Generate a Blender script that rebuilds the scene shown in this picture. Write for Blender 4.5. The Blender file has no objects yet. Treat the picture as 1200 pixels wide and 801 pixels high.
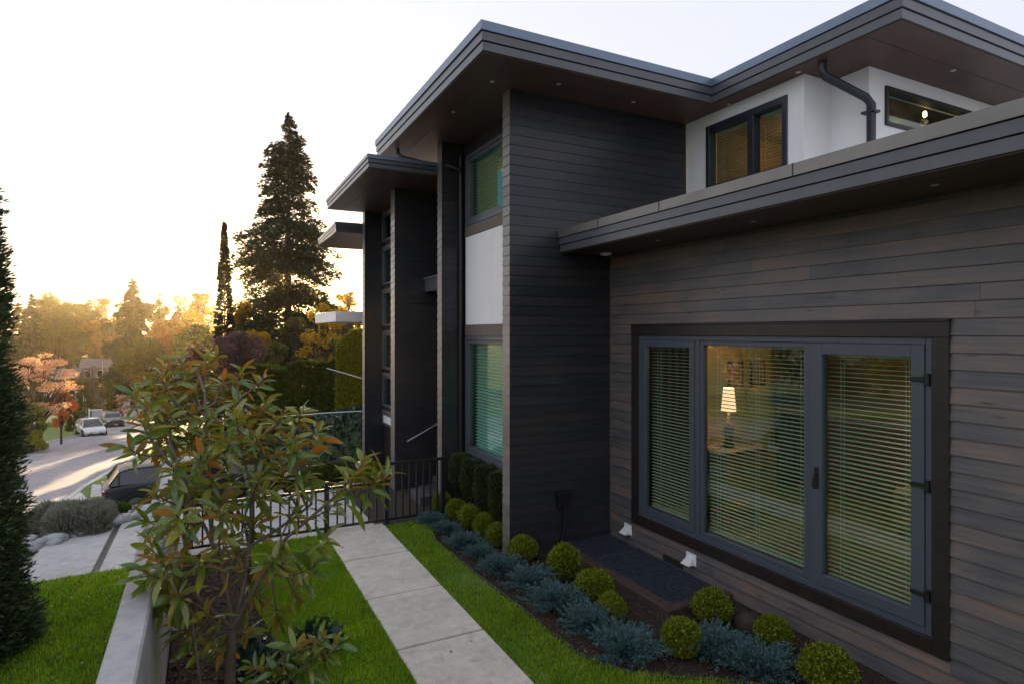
import bpy, bmesh, math, random
import numpy as np
from mathutils import Vector, Matrix, Euler

# ------------------------------------------------------------------ camera, sky, sun, exposure
sc = bpy.context.scene
COL = sc.collection
R = math.radians
CAM_H, FPX, UC, VH = 2.9, 709.0, 600.0, 389.0
YAW = math.atan(362 / 709)                        # camera looks this far right of +Y
cam = bpy.data.cameras.new('camera')
cam.sensor_width = 36
cam.lens = FPX / 1200 * 36
cam.shift_y = -11.5 / 1200
cam.clip_start = 0.05
cam.clip_end = 3000
co = bpy.data.objects.new('camera', cam)
co.location = (0, 0, CAM_H)
co.rotation_euler = (R(90), 0, -YAW)
COL.objects.link(co)
sc.camera = co

SUN_AZ, SUN_EL = math.atan2(0.1445, 1.049), R(4.8)  # azimuth measured from +Y towards +X
world = bpy.data.worlds.new('World')
sc.world = world
world.use_nodes = True
wt = world.node_tree
bg = wt.nodes['Background']
sky = wt.nodes.new('ShaderNodeTexSky')
sky.sky_type = 'NISHITA'
sky.sun_disc = False
sky.sun_elevation = SUN_EL
sky.sun_rotation = SUN_AZ
sky.altitude = 100
sky.air_density = 1.0
sky.dust_density = 0.6
sky.ozone_density = 1.0
hsv = wt.nodes.new('ShaderNodeHueSaturation')
hsv.inputs['Saturation'].default_value = 1.0
wt.links.new(sky.outputs[0], hsv.inputs['Color'])
# a thin even veil of high cloud whitens the clear sky
veil = wt.nodes.new('ShaderNodeMix')
veil.data_type = 'RGBA'
veil.inputs[7].default_value = (1.55, 1.59, 1.79, 1)
tcw = wt.nodes.new('ShaderNodeTexCoord')
dotn = wt.nodes.new('ShaderNodeVectorMath')
dotn.operation = 'DOT_PRODUCT'
dotn.inputs[1].default_value = (math.sin(SUN_AZ) * math.cos(SUN_EL), math.cos(SUN_AZ) * math.cos(SUN_EL), math.sin(SUN_EL))
mrw = wt.nodes.new('ShaderNodeMapRange')           # the veil thins out towards the sun
mrw.interpolation_type = 'SMOOTHSTEP'
for i_, v_ in ((1, 0.78), (2, 1.0), (3, 0.92), (4, 0.80)):
    mrw.inputs[i_].default_value = v_
wt.links.new(tcw.outputs['Generated'], dotn.inputs[0])
wt.links.new(dotn.outputs['Value'], mrw.inputs[0])
wt.links.new(mrw.outputs[0], veil.inputs[0])
tint = wt.nodes.new('ShaderNodeMix')
tint.data_type = 'RGBA'
tint.blend_type = 'MULTIPLY'
tint.inputs[0].default_value = 1.0
tint.inputs[7].default_value = (1.02, 0.96, 1.0, 1)
wt.links.new(hsv.outputs[0], tint.inputs[6])
wt.links.new(tint.outputs[2], veil.inputs[6])
wt.links.new(veil.outputs[2], bg.inputs[0])
bg.inputs[1].default_value = 0.15

sun = bpy.data.lights.new('sun', 'SUN')
sun.energy = 5.0
sun.angle = R(0.5)
sun.color = (1.0, 0.72, 0.38)
so = bpy.data.objects.new('sun', sun)
sd = Vector((math.sin(SUN_AZ) * math.cos(SUN_EL), math.cos(SUN_AZ) * math.cos(SUN_EL), math.sin(SUN_EL)))
so.rotation_euler = (-sd).to_track_quat('-Z', 'Y').to_euler()
so.location = (20, 150, 30)
COL.objects.link(so)

vs = sc.view_settings
vs.view_transform = 'Standard'
vs.look = 'None'
vs.exposure = 1.9
vs.gamma = 1
sc.cycles.use_denoising = True
sc.cycles.max_bounces = 10
sc.cycles.transparent_max_bounces = 24
sc.cycles.sample_clamp_indirect = 6

rng = np.random.default_rng(7)
random.seed(7)

# ------------------------------------------------------------------ helpers
FW = (math.sin(YAW), math.cos(YAW))
RT = (math.cos(YAW), -math.sin(YAW))


def at(u, d):
    """ground position of something seen in column u at depth d (metres)"""
    a = (u - UC) / FPX * d
    return (FW[0] * d + RT[0] * a, FW[1] * d + RT[1] * a)


def zat(v, d):
    return CAM_H + (VH - v) / FPX * d


def P3(u, v, d):
    x, y = at(u, d)
    return Vector((x, y, zat(v, d)))


def tag(o, label=None, cat=None, group=None, kind=None):
    if label: o['label'] = label
    if cat: o['category'] = cat
    if group: o['group'] = group
    if kind: o['kind'] = kind
    return o


def empty(name, loc, label=None, cat=None, group=None, rz=0.0, kind=None):
    o = bpy.data.objects.new(name, None)
    o.empty_display_size = 0.1
    o.location = loc
    o.rotation_euler = (0, 0, rz)
    COL.objects.link(o)
    return tag(o, label, cat, group, kind)


def link(name, me, mat=None, parent=None, world_space=True):
    o = bpy.data.objects.new(name, me)
    COL.objects.link(o)
    if mat is not None:
        if isinstance(mat, (list, tuple)):
            for m in mat: me.materials.append(m)
        elif not me.materials:
            me.materials.append(mat)
    if parent is not None:
        o.parent = parent
        if world_space and parent.type == 'EMPTY':
            o.matrix_parent_inverse = (Matrix.Translation(parent.location) @ parent.rotation_euler.to_matrix().to_4x4()).inverted()
    return o


def np_mesh(name, V, Fc, smooth=False):
    """V (n,3), Fc (m,k) arrays -> mesh"""
    V = np.ascontiguousarray(V, dtype=np.float32)
    Fc = np.ascontiguousarray(Fc, dtype=np.int32)
    me = bpy.data.meshes.new(name)
    m, k = Fc.shape
    me.vertices.add(len(V)); me.vertices.foreach_set('co', V.ravel())
    me.loops.add(m * k); me.loops.foreach_set('vertex_index', Fc.ravel())
    me.polygons.add(m)
    me.polygons.foreach_set('loop_start', np.arange(0, m * k, k, dtype=np.int32))
    me.polygons.foreach_set('loop_total', np.full(m, k, dtype=np.int32))
    if smooth: me.polygons.foreach_set('use_smooth', np.ones(m, dtype=bool))
    me.update(calc_edges=True)
    return me


class MB:
    """collects shapes that become ONE mesh"""
    def __init__(s): s.v, s.f, s.sm = [], [], []

    def add(s, vs, fs, smooth=False):
        o = len(s.v)
        s.v += [tuple(p) for p in vs]
        s.f += [tuple(i + o for i in f) for f in fs]
        s.sm += [smooth] * len(fs)
        return s

    def box(s, x0, x1, y0, y1, z0, z1):
        v = [(x, y, z) for z in (z0, z1) for y in (y0, y1) for x in (x0, x1)]
        return s.add(v, [(0, 2, 3, 1), (4, 5, 7, 6), (0, 1, 5, 4), (2, 6, 7, 3), (0, 4, 6, 2), (1, 3, 7, 5)])

    def obox(s, c, ax, ay, az):
        """oriented box, half axes"""
        c, ax, ay, az = map(Vector, (c, ax, ay, az))
        v = [c + ax * i + ay * j + az * k for k in (-1, 1) for j in (-1, 1) for i in (-1, 1)]
        return s.add(v, [(0, 2, 3, 1), (4, 5, 7, 6), (0, 1, 5, 4), (2, 6, 7, 3), (0, 4, 6, 2), (1, 3, 7, 5)])

    def tube(s, pts, rad, n=8, smooth=True, cap=True):
        pts = [Vector(p) for p in pts]
        if not hasattr(rad, '__len__'): rad = [rad] * len(pts)
        rings = []
        up = None
        for i, p in enumerate(pts):
            t = (pts[min(i + 1, len(pts) - 1)] - pts[max(i - 1, 0)])
            t = t.normalized() if t.length > 1e-9 else Vector((0, 0, 1))
            if up is None:
                up = Vector((1, 0, 0)) if abs(t.x) < 0.8 else Vector((0, 1, 0))
            a = t.cross(up); a = a.normalized() if a.length > 1e-6 else t.orthogonal().normalized()
            b = t.cross(a).normalized()
            up = b.cross(t) * -1 if False else up
            rings.append([p + (a * math.cos(2 * math.pi * k / n) + b * math.sin(2 * math.pi * k / n)) * rad[i] for k in range(n)])
        v = [q for r_ in rings for q in r_]
        f = []
        for i in range(len(pts) - 1):
            for k in range(n):
                k2 = (k + 1) % n
                f.append((i * n + k, i * n + k2, (i + 1) * n + k2, (i + 1) * n + k))
        s.add(v, f, smooth)
        if cap:
            s.add(rings[0], [tuple(range(n))]); s.add(rings[-1], [tuple(range(n - 1, -1, -1))])
        return s

    def prism(s, poly, z0, z1):
        n = len(poly)
        v = [(x, y, z0) for x, y in poly] + [(x, y, z1) for x, y in poly]
        f = [tuple(range(n - 1, -1, -1)), tuple(range(n, 2 * n))]
        f += [(i, (i + 1) % n, (i + 1) % n + n, i + n) for i in range(n)]
        return s.add(v, f)

    def mesh(s, name):
        me = bpy.data.meshes.new(name)
        me.from_pydata(s.v, [], s.f)
        me.polygons.foreach_set('use_smooth', s.sm)
        me.update()
        return me

    def build(s, name, mat, parent=None, bevel=0.0):
        me = s.mesh(name)
        bm = bmesh.new(); bm.from_mesh(me)
        bmesh.ops.recalc_face_normals(bm, faces=bm.faces)
        if bevel > 0:
            es = [e for e in bm.edges if len(e.link_faces) == 2 and e.calc_face_angle(0) > 0.6]
            bmesh.ops.bevel(bm, geom=es, offset=bevel, segments=1, affect='EDGES', clamp_overlap=True)
        bm.to_mesh(me); bm.free()
        return link(name, me, mat, parent)


def box(name, x0, x1, y0, y1, z0, z1, mat, parent=None, bevel=0.0):
    return MB().box(x0, x1, y0, y1, z0, z1).build(name, mat, parent, bevel)


def copy_tree(o, parent=None):
    c = o.copy()
    COL.objects.link(c)
    if parent is not None: c.parent = parent
    for ch in o.children:
        copy_tree(ch, c)
    return c


# ------------------------------------------------------------------ materials
def nodes(name):
    m = bpy.data.materials.new(name)
    m.use_nodes = True
    nt = m.node_tree
    return m, nt, nt.nodes['Principled BSDF'], nt.nodes['Material Output']


def N(nt, t, **kw):
    n = nt.nodes.new(t)
    for k, v in kw.items():
        if k in n.inputs.keys(): n.inputs[k].default_value = v
        else: setattr(n, k, v)
    return n


def ramp(nt, fac, stops):
    r_ = nt.nodes.new('ShaderNodeValToRGB')
    el = r_.color_ramp.elements
    while len(el) < len(stops): el.new(0.5)
    for e, (p, c) in zip(el, stops):
        e.position = p; e.color = (*c, 1)
    nt.links.new(fac, r_.inputs[0])
    return r_.outputs[0]


def mat_simple(name, col, rough=0.5, metal=0.0, spec=0.5, noise=0.0, nscale=8.0, bump=0.0, bscale=60.0, obj=True):
    m, nt, b, out = nodes(name)
    b.inputs['Roughness'].default_value = rough
    b.inputs['Metallic'].default_value = metal
    b.inputs['Specular IOR Level'].default_value = spec
    b.inputs['Base Color'].default_value = (*col, 1)
    tc = N(nt, 'ShaderNodeTexCoord')
    if noise > 0:
        n = N(nt, 'ShaderNodeTexNoise', Scale=nscale, Detail=5.0, Roughness=0.6)
        nt.links.new(tc.outputs['Object'], n.inputs['Vector'])
        c = ramp(nt, n.outputs['Fac'], [(0.25, tuple(x * (1 - noise) for x in col)), (0.75, tuple(min(1, x * (1 + noise)) for x in col))])
        nt.links.new(c, b.inputs['Base Color'])
    if bump > 0:
        n2 = N(nt, 'ShaderNodeTexNoise', Scale=bscale, Detail=4.0)
        nt.links.new(tc.outputs['Object'], n2.inputs['Vector'])
        bp = N(nt, 'ShaderNodeBump', Strength=bump, Distance=0.01)
        nt.links.new(n2.outputs['Fac'], bp.inputs['Height'])
        nt.links.new(bp.outputs[0], b.inputs['Normal'])
    return m


def mat_board(name, cols, rough=0.42, bump=0.3):
    """stained timber boards: every board (object) gets its own tone, with grain along it and a few knots"""
    m, nt, b, out = nodes(name)
    L = nt.links.new
    tc = N(nt, 'ShaderNodeTexCoord'); oi = N(nt, 'ShaderNodeObjectInfo')
    mp = N(nt, 'ShaderNodeMapping'); mp.inputs['Scale'].default_value = (1.6, 1.6, 34)
    ad = N(nt, 'ShaderNodeVectorMath', operation='ADD')
    cb = N(nt, 'ShaderNodeCombineXYZ')
    mu = N(nt, 'ShaderNodeMath', operation='MULTIPLY'); mu.inputs[1].default_value = 37.0
    L(oi.outputs['Random'], mu.inputs[0]); L(mu.outputs[0], cb.inputs[0]); L(mu.outputs[0], cb.inputs[1])
    L(tc.outputs['Object'], ad.inputs[0]); L(cb.outputs[0], ad.inputs[1]); L(ad.outputs[0], mp.inputs['Vector'])
    g = N(nt, 'ShaderNodeTexNoise', Scale=1.0, Detail=7.0, Roughness=0.62, Distortion=0.6); L(mp.outputs[0], g.inputs['Vector'])
    big = N(nt, 'ShaderNodeTexNoise', Scale=1.3, Detail=3.0); L(ad.outputs[0], big.inputs['Vector'])
    # tone: per board + slow drift along it + grain
    s1 = N(nt, 'ShaderNodeMath', operation='MULTIPLY_ADD'); s1.inputs[1].default_value = 0.24; L(oi.outputs['Random'], s1.inputs[0])
    s0 = N(nt, 'ShaderNodeMath', operation='MULTIPLY_ADD'); s0.inputs[1].default_value = 0.9; s0.inputs[2].default_value = -0.44; L(big.outputs['Fac'], s0.inputs[0])
    L(s0.outputs[0], s1.inputs[2])
    s2 = N(nt, 'ShaderNodeMath', operation='MULTIPLY_ADD'); s2.inputs[1].default_value = 0.85; L(g.outputs['Fac'], s2.inputs[0]); L(s1.outputs[0], s2.inputs[2])
    c = ramp(nt, s2.outputs[0], [(0.15, cols[0]), (0.45, cols[1]), (0.68, cols[2]), (0.95, cols[3])])
    kn = N(nt, 'ShaderNodeTexVoronoi', Scale=1.0); mp2 = N(nt, 'ShaderNodeMapping'); mp2.inputs['Scale'].default_value = (1.7, 1.7, 8)
    L(ad.outputs[0], mp2.inputs['Vector']); L(mp2.outputs[0], kn.inputs['Vector'])
    kr = ramp(nt, kn.outputs['Distance'], [(0.05, (0.45, 0.4, 0.38)), (0.13, (1, 1, 1))])
    mx = N(nt, 'ShaderNodeMix', data_type='RGBA', blend_type='MULTIPLY'); mx.inputs[0].default_value = 0.8
    L(c, mx.inputs[6]); L(kr, mx.inputs[7])
    L(mx.outputs[2], b.inputs['Base Color'])
    b.inputs['Specular IOR Level'].default_value = 0.4
    rr = N(nt, 'ShaderNodeMath', operation='MULTIPLY_ADD'); rr.inputs[1].default_value = 0.25; rr.inputs[2].default_value = rough - 0.1
    L(g.outputs['Fac'], rr.inputs[0]); L(rr.outputs[0], b.inputs['Roughness'])
    bp = N(nt, 'ShaderNodeBump', Strength=bump, Distance=0.004); L(g.outputs['Fac'], bp.inputs['Height']); L(bp.outputs[0], b.inputs['Normal'])
    return m


def mat_leaf(name, stops, rough=0.55, trans=0.35, spec=0.3, under=None, tcol=None, per_object=False, patch=0.0):
    """foliage: colour varies leaf by leaf, light passes through; under = colour of the leaf's underside"""
    m, nt, b, out = nodes(name)
    L = nt.links.new
    ge = N(nt, 'ShaderNodeNewGeometry')
    if per_object:
        oi = N(nt, 'ShaderNodeObjectInfo')
        a = N(nt, 'ShaderNodeMath', operation='ADD'); L(oi.outputs['Random'], a.inputs[0]); L(ge.outputs['Random Per Island'], a.inputs[1])
        fr = N(nt, 'ShaderNodeMath', operation='FRACT'); L(a.outputs[0], fr.inputs[0])
        fac = fr.outputs[0]
    else:
        fac = ge.outputs['Random Per Island']
    if patch > 0:                                     # colour also drifts from patch to patch
        tc = N(nt, 'ShaderNodeTexCoord'); pn = N(nt, 'ShaderNodeTexNoise', Scale=patch, Detail=4.0, Roughness=0.6)
        L(tc.outputs['Object'], pn.inputs['Vector'])
        pr = N(nt, 'ShaderNodeMapRange'); pr.inputs[1].default_value = 0.32; pr.inputs[2].default_value = 0.68; L(pn.outputs['Fac'], pr.inputs[0])
        pm = N(nt, 'ShaderNodeMix', data_type='FLOAT'); pm.inputs[0].default_value = 0.6; L(fac, pm.inputs[2]); L(pr.outputs[0], pm.inputs[3])
        fac = pm.outputs[0]
    c = ramp(nt, fac, [(i / max(1, len(stops) - 1), s) for i, s in enumerate(stops)])
    if under is not None:
        uc = ramp(nt, fac, [(0.0, (0.22, 0.20, 0.04)), (0.6, (0.25, 0.17, 0.045)), (1.0, tuple(x * 1.2 for x in under))])
        mx = N(nt, 'ShaderNodeMix', data_type='RGBA'); L(ge.outputs['Backfacing'], mx.inputs[0]); L(c, mx.inputs[6]); L(uc, mx.inputs[7])
        c = mx.outputs[2]
        rm = N(nt, 'ShaderNodeMix', data_type='FLOAT'); rm.inputs[2].default_value = rough; rm.inputs[3].default_value = 0.8
        L(ge.outputs['Backfacing'], rm.inputs[0]); L(rm.outputs[0], b.inputs['Roughness'])
    else:
        b.inputs['Roughness'].default_value = rough
    L(c, b.inputs['Base Color'])
    b.inputs['Specular IOR Level'].default_value = spec
    tr = N(nt, 'ShaderNodeBsdfTranslucent')
    if tcol is None:
        hs = N(nt, 'ShaderNodeHueSaturation', Saturation=1.15, Value=1.7); L(c, hs.inputs['Color']); L(hs.outputs[0], tr.inputs['Color'])
    else: tr.inputs['Color'].default_value = (*tcol, 1)
    ms = N(nt, 'ShaderNodeMixShader'); ms.inputs[0].default_value = trans
    L(b.outputs[0], ms.inputs[1]); L(tr.outputs[0], ms.inputs[2]); L(ms.outputs[0], out.inputs['Surface'])
    return m


def mat_glass(name, tint=(0.8, 0.9, 0.85), ior=1.5, rough=0.0):
    m, nt, b, out = nodes(name)
    L = nt.links.new
    nt.nodes.remove(b)
    t = N(nt, 'ShaderNodeBsdfTransparent'); t.inputs[0].default_value = (*tint, 1)
    g = N(nt, 'ShaderNodeBsdfGlossy'); g.inputs['Roughness'].default_value = rough; g.inputs[0].default_value = (0.95, 1, 0.98, 1)
    ge = N(nt, 'ShaderNodeNewGeometry')                # Schlick reflectance, the same from both faces of the pane
    dt = N(nt, 'ShaderNodeVectorMath', operation='DOT_PRODUCT'); L(ge.outputs['Normal'], dt.inputs[0]); L(ge.outputs['Incoming'], dt.inputs[1])
    ab = N(nt, 'ShaderNodeMath', operation='ABSOLUTE'); L(dt.outputs['Value'], ab.inputs[0])
    om = N(nt, 'ShaderNodeMath', operation='SUBTRACT'); om.inputs[0].default_value = 1.0; L(ab.outputs[0], om.inputs[1])
    pw = N(nt, 'ShaderNodeMath', operation='POWER'); pw.inputs[1].default_value = 5.0; L(om.outputs[0], pw.inputs[0])
    k = N(nt, 'ShaderNodeMath', operation='MULTIPLY_ADD'); k.inputs[1].default_value = 0.92; k.inputs[2].default_value = 0.055; k.use_clamp = True
    L(pw.outputs[0], k.inputs[0])
    ms = N(nt, 'ShaderNodeMixShader'); L(k.outputs[0], ms.inputs[0]); L(t.outputs[0], ms.inputs[1]); L(g.outputs[0], ms.inputs[2])
    L(ms.outputs[0], out.inputs['Surface'])
    return m


def mat_emit(name, col, strength):
    m, nt, b, out = nodes(name)
    b.inputs['Base Color'].default_value = (*col, 1)
    b.inputs['Emission Color'].default_value = (*col, 1)
    b.inputs['Emission Strength'].default_value = strength
    return m


M = {}
M['board'] = mat_board('stained_boards', [(0.050, 0.054, 0.064), (0.105, 0.102, 0.106), (0.165, 0.134, 0.120), (0.28, 0.150, 0.095)], rough=0.34, bump=0.25)
M['fin_board'] = mat_board('dark_stained_boards', [(0.015, 0.017, 0.023), (0.022, 0.024, 0.030), (0.030, 0.030, 0.034), (0.042, 0.036, 0.034)], rough=0.30, bump=0.10)
M['end_board'] = mat_board('skylit_end_boards', [(0.11, 0.105, 0.103), (0.16, 0.147, 0.138), (0.20, 0.178, 0.162), (0.25, 0.21, 0.185)], rough=0.30, bump=0.10)  # brighter skylight on the fin ends is put into this paler colour
M['backing'] = mat_simple('wall_membrane', (0.02, 0.02, 0.02), 0.9)
M['soffit'] = mat_simple('soffit_board', (0.070, 0.036, 0.027), 0.5, noise=0.25, nscale=3)
M['fascia'] = mat_simple('fascia_metal', (0.085, 0.090, 0.104), 0.30, noise=0.12, nscale=5, spec=0.5)
M['cap'] = mat_simple('roof_cap_metal', (0.16, 0.20, 0.28), 0.33, metal=0.35, noise=0.1, nscale=4)
M['cap_zinc'] = mat_simple('roof_cap_zinc', (0.20, 0.19, 0.175), 0.4, metal=0.4, noise=0.14, nscale=3)
M['groove'] = mat_simple('fascia_recess', (0.012, 0.012, 0.014), 0.8)
M['trim_dark'] = mat_simple('dark_window_trim', (0.022, 0.017, 0.015), 0.4, noise=0.3, nscale=6)
M['trim_light'] = mat_simple('corner_trim', (0.13, 0.105, 0.085), 0.6, noise=0.2, nscale=20)
M['slate'] = mat_simple('slate_window_frame', (0.072, 0.086, 0.108), 0.38)
M['membrane'] = mat_simple('pale_roof_membrane', (0.6, 0.6, 0.6), 0.9, noise=0.1)  # colour lightened so the roof bounces light onto the white walls
M['navy'] = mat_simple('dark_window_frame', (0.018, 0.024, 0.034), 0.35)
M['black'] = mat_simple('black_metal', (0.010, 0.010, 0.011), 0.4, noise=0.2, nscale=30)
M['rubber'] = mat_simple('black_rubber', (0.012, 0.012, 0.012), 0.8)
M['white_wall'] = mat_simple('white_panel', (0.84, 0.84, 0.85), 0.5, noise=0.03, nscale=3)
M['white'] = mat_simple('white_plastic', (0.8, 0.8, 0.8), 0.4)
M['foundation'] = mat_simple('foundation_concrete', (0.36, 0.36, 0.36), 0.9, noise=0.15, bump=0.3)
M['glass'] = mat_glass('window_glass', (0.80, 0.90, 0.84))
M['glass_green'] = mat_glass('green_window_glass', (0.64, 0.87, 0.86))
M['car_glass'] = mat_glass('car_glass', (0.10, 0.12, 0.13))
M['slat'] = mat_simple('blind_slat', (0.58, 0.66, 0.60), 0.5)
M['slat_teal'] = mat_simple('pale_teal_slat', (0.60, 0.76, 0.76), 0.5)
M['yellow_wall'] = mat_simple('yellow_plaster', (0.55, 0.44, 0.10), 0.8, noise=0.05)
M['brown_wall'] = mat_simple('brown_plaster', (0.22, 0.12, 0.05), 0.8, noise=0.1)
M['cream_wall'] = mat_simple('cream_plaster', (0.45, 0.36, 0.22), 0.8)
M['wood_floor'] = mat_simple('oak_floor', (0.25, 0.15, 0.08), 0.4, noise=0.2)
M['curtain'] = mat_simple('dark_curtain', (0.05, 0.035, 0.03), 0.9)
M['shade'] = mat_emit('lit_lamp_shade', (1.0, 0.47, 0.27), 0.6)
M['bulb'] = mat_emit('lit_bulb', (1.0, 0.6, 0.2), 5.0)
M['downlight'] = mat_simple('downlight_trim', (0.55, 0.5, 0.45), 0.3)
M['steel'] = mat_simple('brushed_steel', (0.45, 0.45, 0.46), 0.3, metal=0.9)


def mat_concrete(name, col, crack=0.0):
    m, nt, b, out = nodes(name)
    L = nt.links.new
    tc = N(nt, 'ShaderNodeTexCoord'); oi = N(nt, 'ShaderNodeObjectInfo')
    n1 = N(nt, 'ShaderNodeTexNoise', Scale=1.4, Detail=6.0, Roughness=0.65); n2 = N(nt, 'ShaderNodeTexNoise', Scale=140.0, Detail=3.0)
    n3 = N(nt, 'ShaderNodeTexNoise', Scale=9.0, Detail=6.0, Roughness=0.7)
    for n in (n1, n2, n3): L(tc.outputs['Object'], n.inputs['Vector'])
    s = N(nt, 'ShaderNodeMath', operation='ADD'); L(n1.outputs['Fac'], s.inputs[0]); L(n3.outputs['Fac'], s.inputs[1])
    h = N(nt, 'ShaderNodeMath', operation='MULTIPLY_ADD'); h.inputs[1].default_value = 0.35; L(n2.outputs['Fac'], h.inputs[0]); L(s.outputs[0], h.inputs[2])
    h2 = N(nt, 'ShaderNodeMath', operation='MULTIPLY_ADD'); h2.inputs[1].default_value = 0.12; L(oi.outputs['Random'], h2.inputs[0]); L(h.outputs[0], h2.inputs[2])
    c = ramp(nt, h2.outputs[0], [(0.8, tuple(x * 0.72 for x in col)), (1.0, tuple(x * 0.85 for x in col))])
    r_ = nt.nodes[-1]
    mr = N(nt, 'ShaderNodeMapRange'); mr.inputs[1].default_value = 0.85; mr.inputs[2].default_value = 1.6
    L(h2.outputs[0], mr.inputs[0])
    c = ramp(nt, mr.outputs[0], [(0.0, tuple(x * 0.68 for x in col)), (0.5, col), (1.0, tuple(min(1, x * 1.22) for x in col))])
    st = N(nt, 'ShaderNodeTexNoise', Scale=2.6, Detail=8.0, Roughness=0.75, Distortion=1.2); L(tc.outputs['Object'], st.inputs['Vector'])
    sr = ramp(nt, st.outputs['Fac'], [(0.30, (0.66, 0.64, 0.60)), (0.47, (1, 1, 1))])
    sm = N(nt, 'ShaderNodeMix', data_type='RGBA', blend_type='MULTIPLY'); sm.inputs[0].default_value = 0.75; L(c, sm.inputs[6]); L(sr, sm.inputs[7])
    L(sm.outputs[2], b.inputs['Base Color'])
    b.inputs['Roughness'].default_value = 0.85
    b.inputs['Specular IOR Level'].default_value = 0.25
    bp = N(nt, 'ShaderNodeBump', Strength=0.25, Distance=0.004); L(n2.outputs['Fac'], bp.inputs['Height']); L(bp.outputs[0], b.inputs['Normal'])
    return m


M['concrete'] = mat_concrete('path_concrete', (0.59, 0.555, 0.49))
M['wall_concrete'] = mat_concrete('wall_concrete', (0.40, 0.40, 0.41))
M['pad_concrete'] = mat_concrete('driveway_concrete', (0.50, 0.49, 0.49))
M['step_stone'] = mat_concrete('step_stone', (0.075, 0.075, 0.082))
M['asphalt'] = mat_concrete('street_asphalt', (0.31, 0.30, 0.325))
M['pebble_strip'] = mat_simple('pebble_strip', (0.14, 0.13, 0.12), 0.8, noise=0.7, nscale=90, bump=0.8, bscale=120)
M['soil'] = mat_simple('dark_soil', (0.030, 0.021, 0.015), 0.95, noise=0.5, nscale=25, bump=0.9, bscale=50)
M['chips'] = mat_leaf('bark_chips', [(0.035, 0.022, 0.015), (0.07, 0.042, 0.028), (0.12, 0.08, 0.055), (0.05, 0.03, 0.02)], 0.9, 0.0)
M['ground'] = mat_simple('rough_ground', (0.045, 0.055, 0.022), 0.95, noise=0.5, nscale=0.8)
M['turf'] = mat_simple('turf_base', (0.08, 0.15, 0.012), 0.95, noise=0.4, nscale=6)
M['lawn_far'] = mat_simple('far_lawn', (0.11, 0.17, 0.02), 0.9, noise=0.35, nscale=2)
M['blade'] = mat_leaf('grass_blades', [(0.11, 0.21, 0.010), (0.17, 0.30, 0.014), (0.24, 0.36, 0.024), (0.36, 0.40, 0.06)], 0.5, 0.45, patch=1.7)
M['blade_dry'] = mat_leaf('grass_blades_dry', [(0.07, 0.10, 0.02), (0.12, 0.14, 0.03), (0.18, 0.16, 0.06), (0.06, 0.12, 0.015)], 0.6, 0.35)
M['timber'] = mat_simple('brown_timber', (0.065, 0.042, 0.032), 0.75, noise=0.4, nscale=12)
M['plastic'] = mat_simple('black_edging_plastic', (0.015, 0.015, 0.017), 0.45)
M['grate'] = mat_simple('dark_galvanised_grate', (0.045, 0.055, 0.075), 0.5, metal=0.1, noise=0.2, nscale=9)
M['boulder'] = mat_simple('brown_rock', (0.055, 0.035, 0.03), 0.85, noise=0.4, nscale=9, bump=0.6, bscale=18)
M['river_rock'] = mat_leaf('river_rock_stone', [(0.22, 0.23, 0.26), (0.33, 0.34, 0.36), (0.45, 0.46, 0.48), (0.28, 0.26, 0.25)], 0.7, 0.0, per_object=True)
M['bark'] = mat_simple('magnolia_bark', (0.13, 0.095, 0.075), 0.85, noise=0.35, nscale=18, bump=0.5, bscale=40)
M['trunk'] = mat_simple('tree_bark', (0.07, 0.05, 0.035), 0.9, noise=0.3, nscale=4)
M['boxwood'] = mat_leaf('boxwood_leaves', [(0.08, 0.11, 0.006), (0.15, 0.19, 0.010), (0.25, 0.28, 0.02), (0.11, 0.15, 0.010)], 0.5, 0.25)
M['juniper'] = mat_leaf('blue_juniper_needles', [(0.04, 0.10, 0.105), (0.075, 0.155, 0.16), (0.12, 0.20, 0.20), (0.05, 0.10, 0.095)], 0.6, 0.15)
M['yew'] = mat_leaf('clipped_yew', [(0.025, 0.045, 0.012), (0.05, 0.07, 0.018), (0.075, 0.085, 0.025)], 0.6, 0.2)
M['cedar'] = mat_leaf('cedar_sprays', [(0.018, 0.035, 0.016), (0.035, 0.06, 0.024), (0.06, 0.09, 0.035), (0.10, 0.12, 0.05)], 0.55, 0.2)
M['magnolia'] = mat_leaf('magnolia_leaf', [(0.05, 0.105, 0.02), (0.20, 0.24, 0.022), (0.08, 0.165, 0.04), (0.29, 0.28, 0.035)], 0.2, 0.36, spec=0.75, under=(0.32, 0.14, 0.035), per_object=True)
M['magnolia_old'] = mat_leaf('magnolia_leaf_turning', [(0.45, 0.24, 0.02), (0.5, 0.28, 0.03)], 0.35, 0.35, spec=0.5, per_object=True)
M['rhodo'] = mat_leaf('dark_shrub_leaf', [(0.015, 0.04, 0.025), (0.025, 0.06, 0.04)], 0.35, 0.15, spec=0.5)
M['lavender'] = mat_leaf('grey_green_stems', [(0.14, 0.16, 0.11), (0.22, 0.23, 0.17), (0.27, 0.25, 0.23)], 0.7, 0.2)
M['lowgreen'] = mat_leaf('low_green_sprays', [(0.04, 0.07, 0.02), (0.07, 0.11, 0.03), (0.10, 0.13, 0.03)], 0.6, 0.25)
M['fir'] = mat_leaf('fir_needles', [(0.018, 0.030, 0.012), (0.032, 0.046, 0.015), (0.05, 0.06, 0.018)], 0.6, 0.10)
M['spruce'] = mat_leaf('spruce_needles', [(0.025, 0.04, 0.016), (0.045, 0.06, 0.02), (0.06, 0.07, 0.02)], 0.6, 0.2)
M['olive_leaf'] = mat_leaf('olive_foliage', [(0.06, 0.07, 0.015), (0.10, 0.10, 0.02), (0.14, 0.12, 0.025)], 0.6, 0.3)
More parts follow.
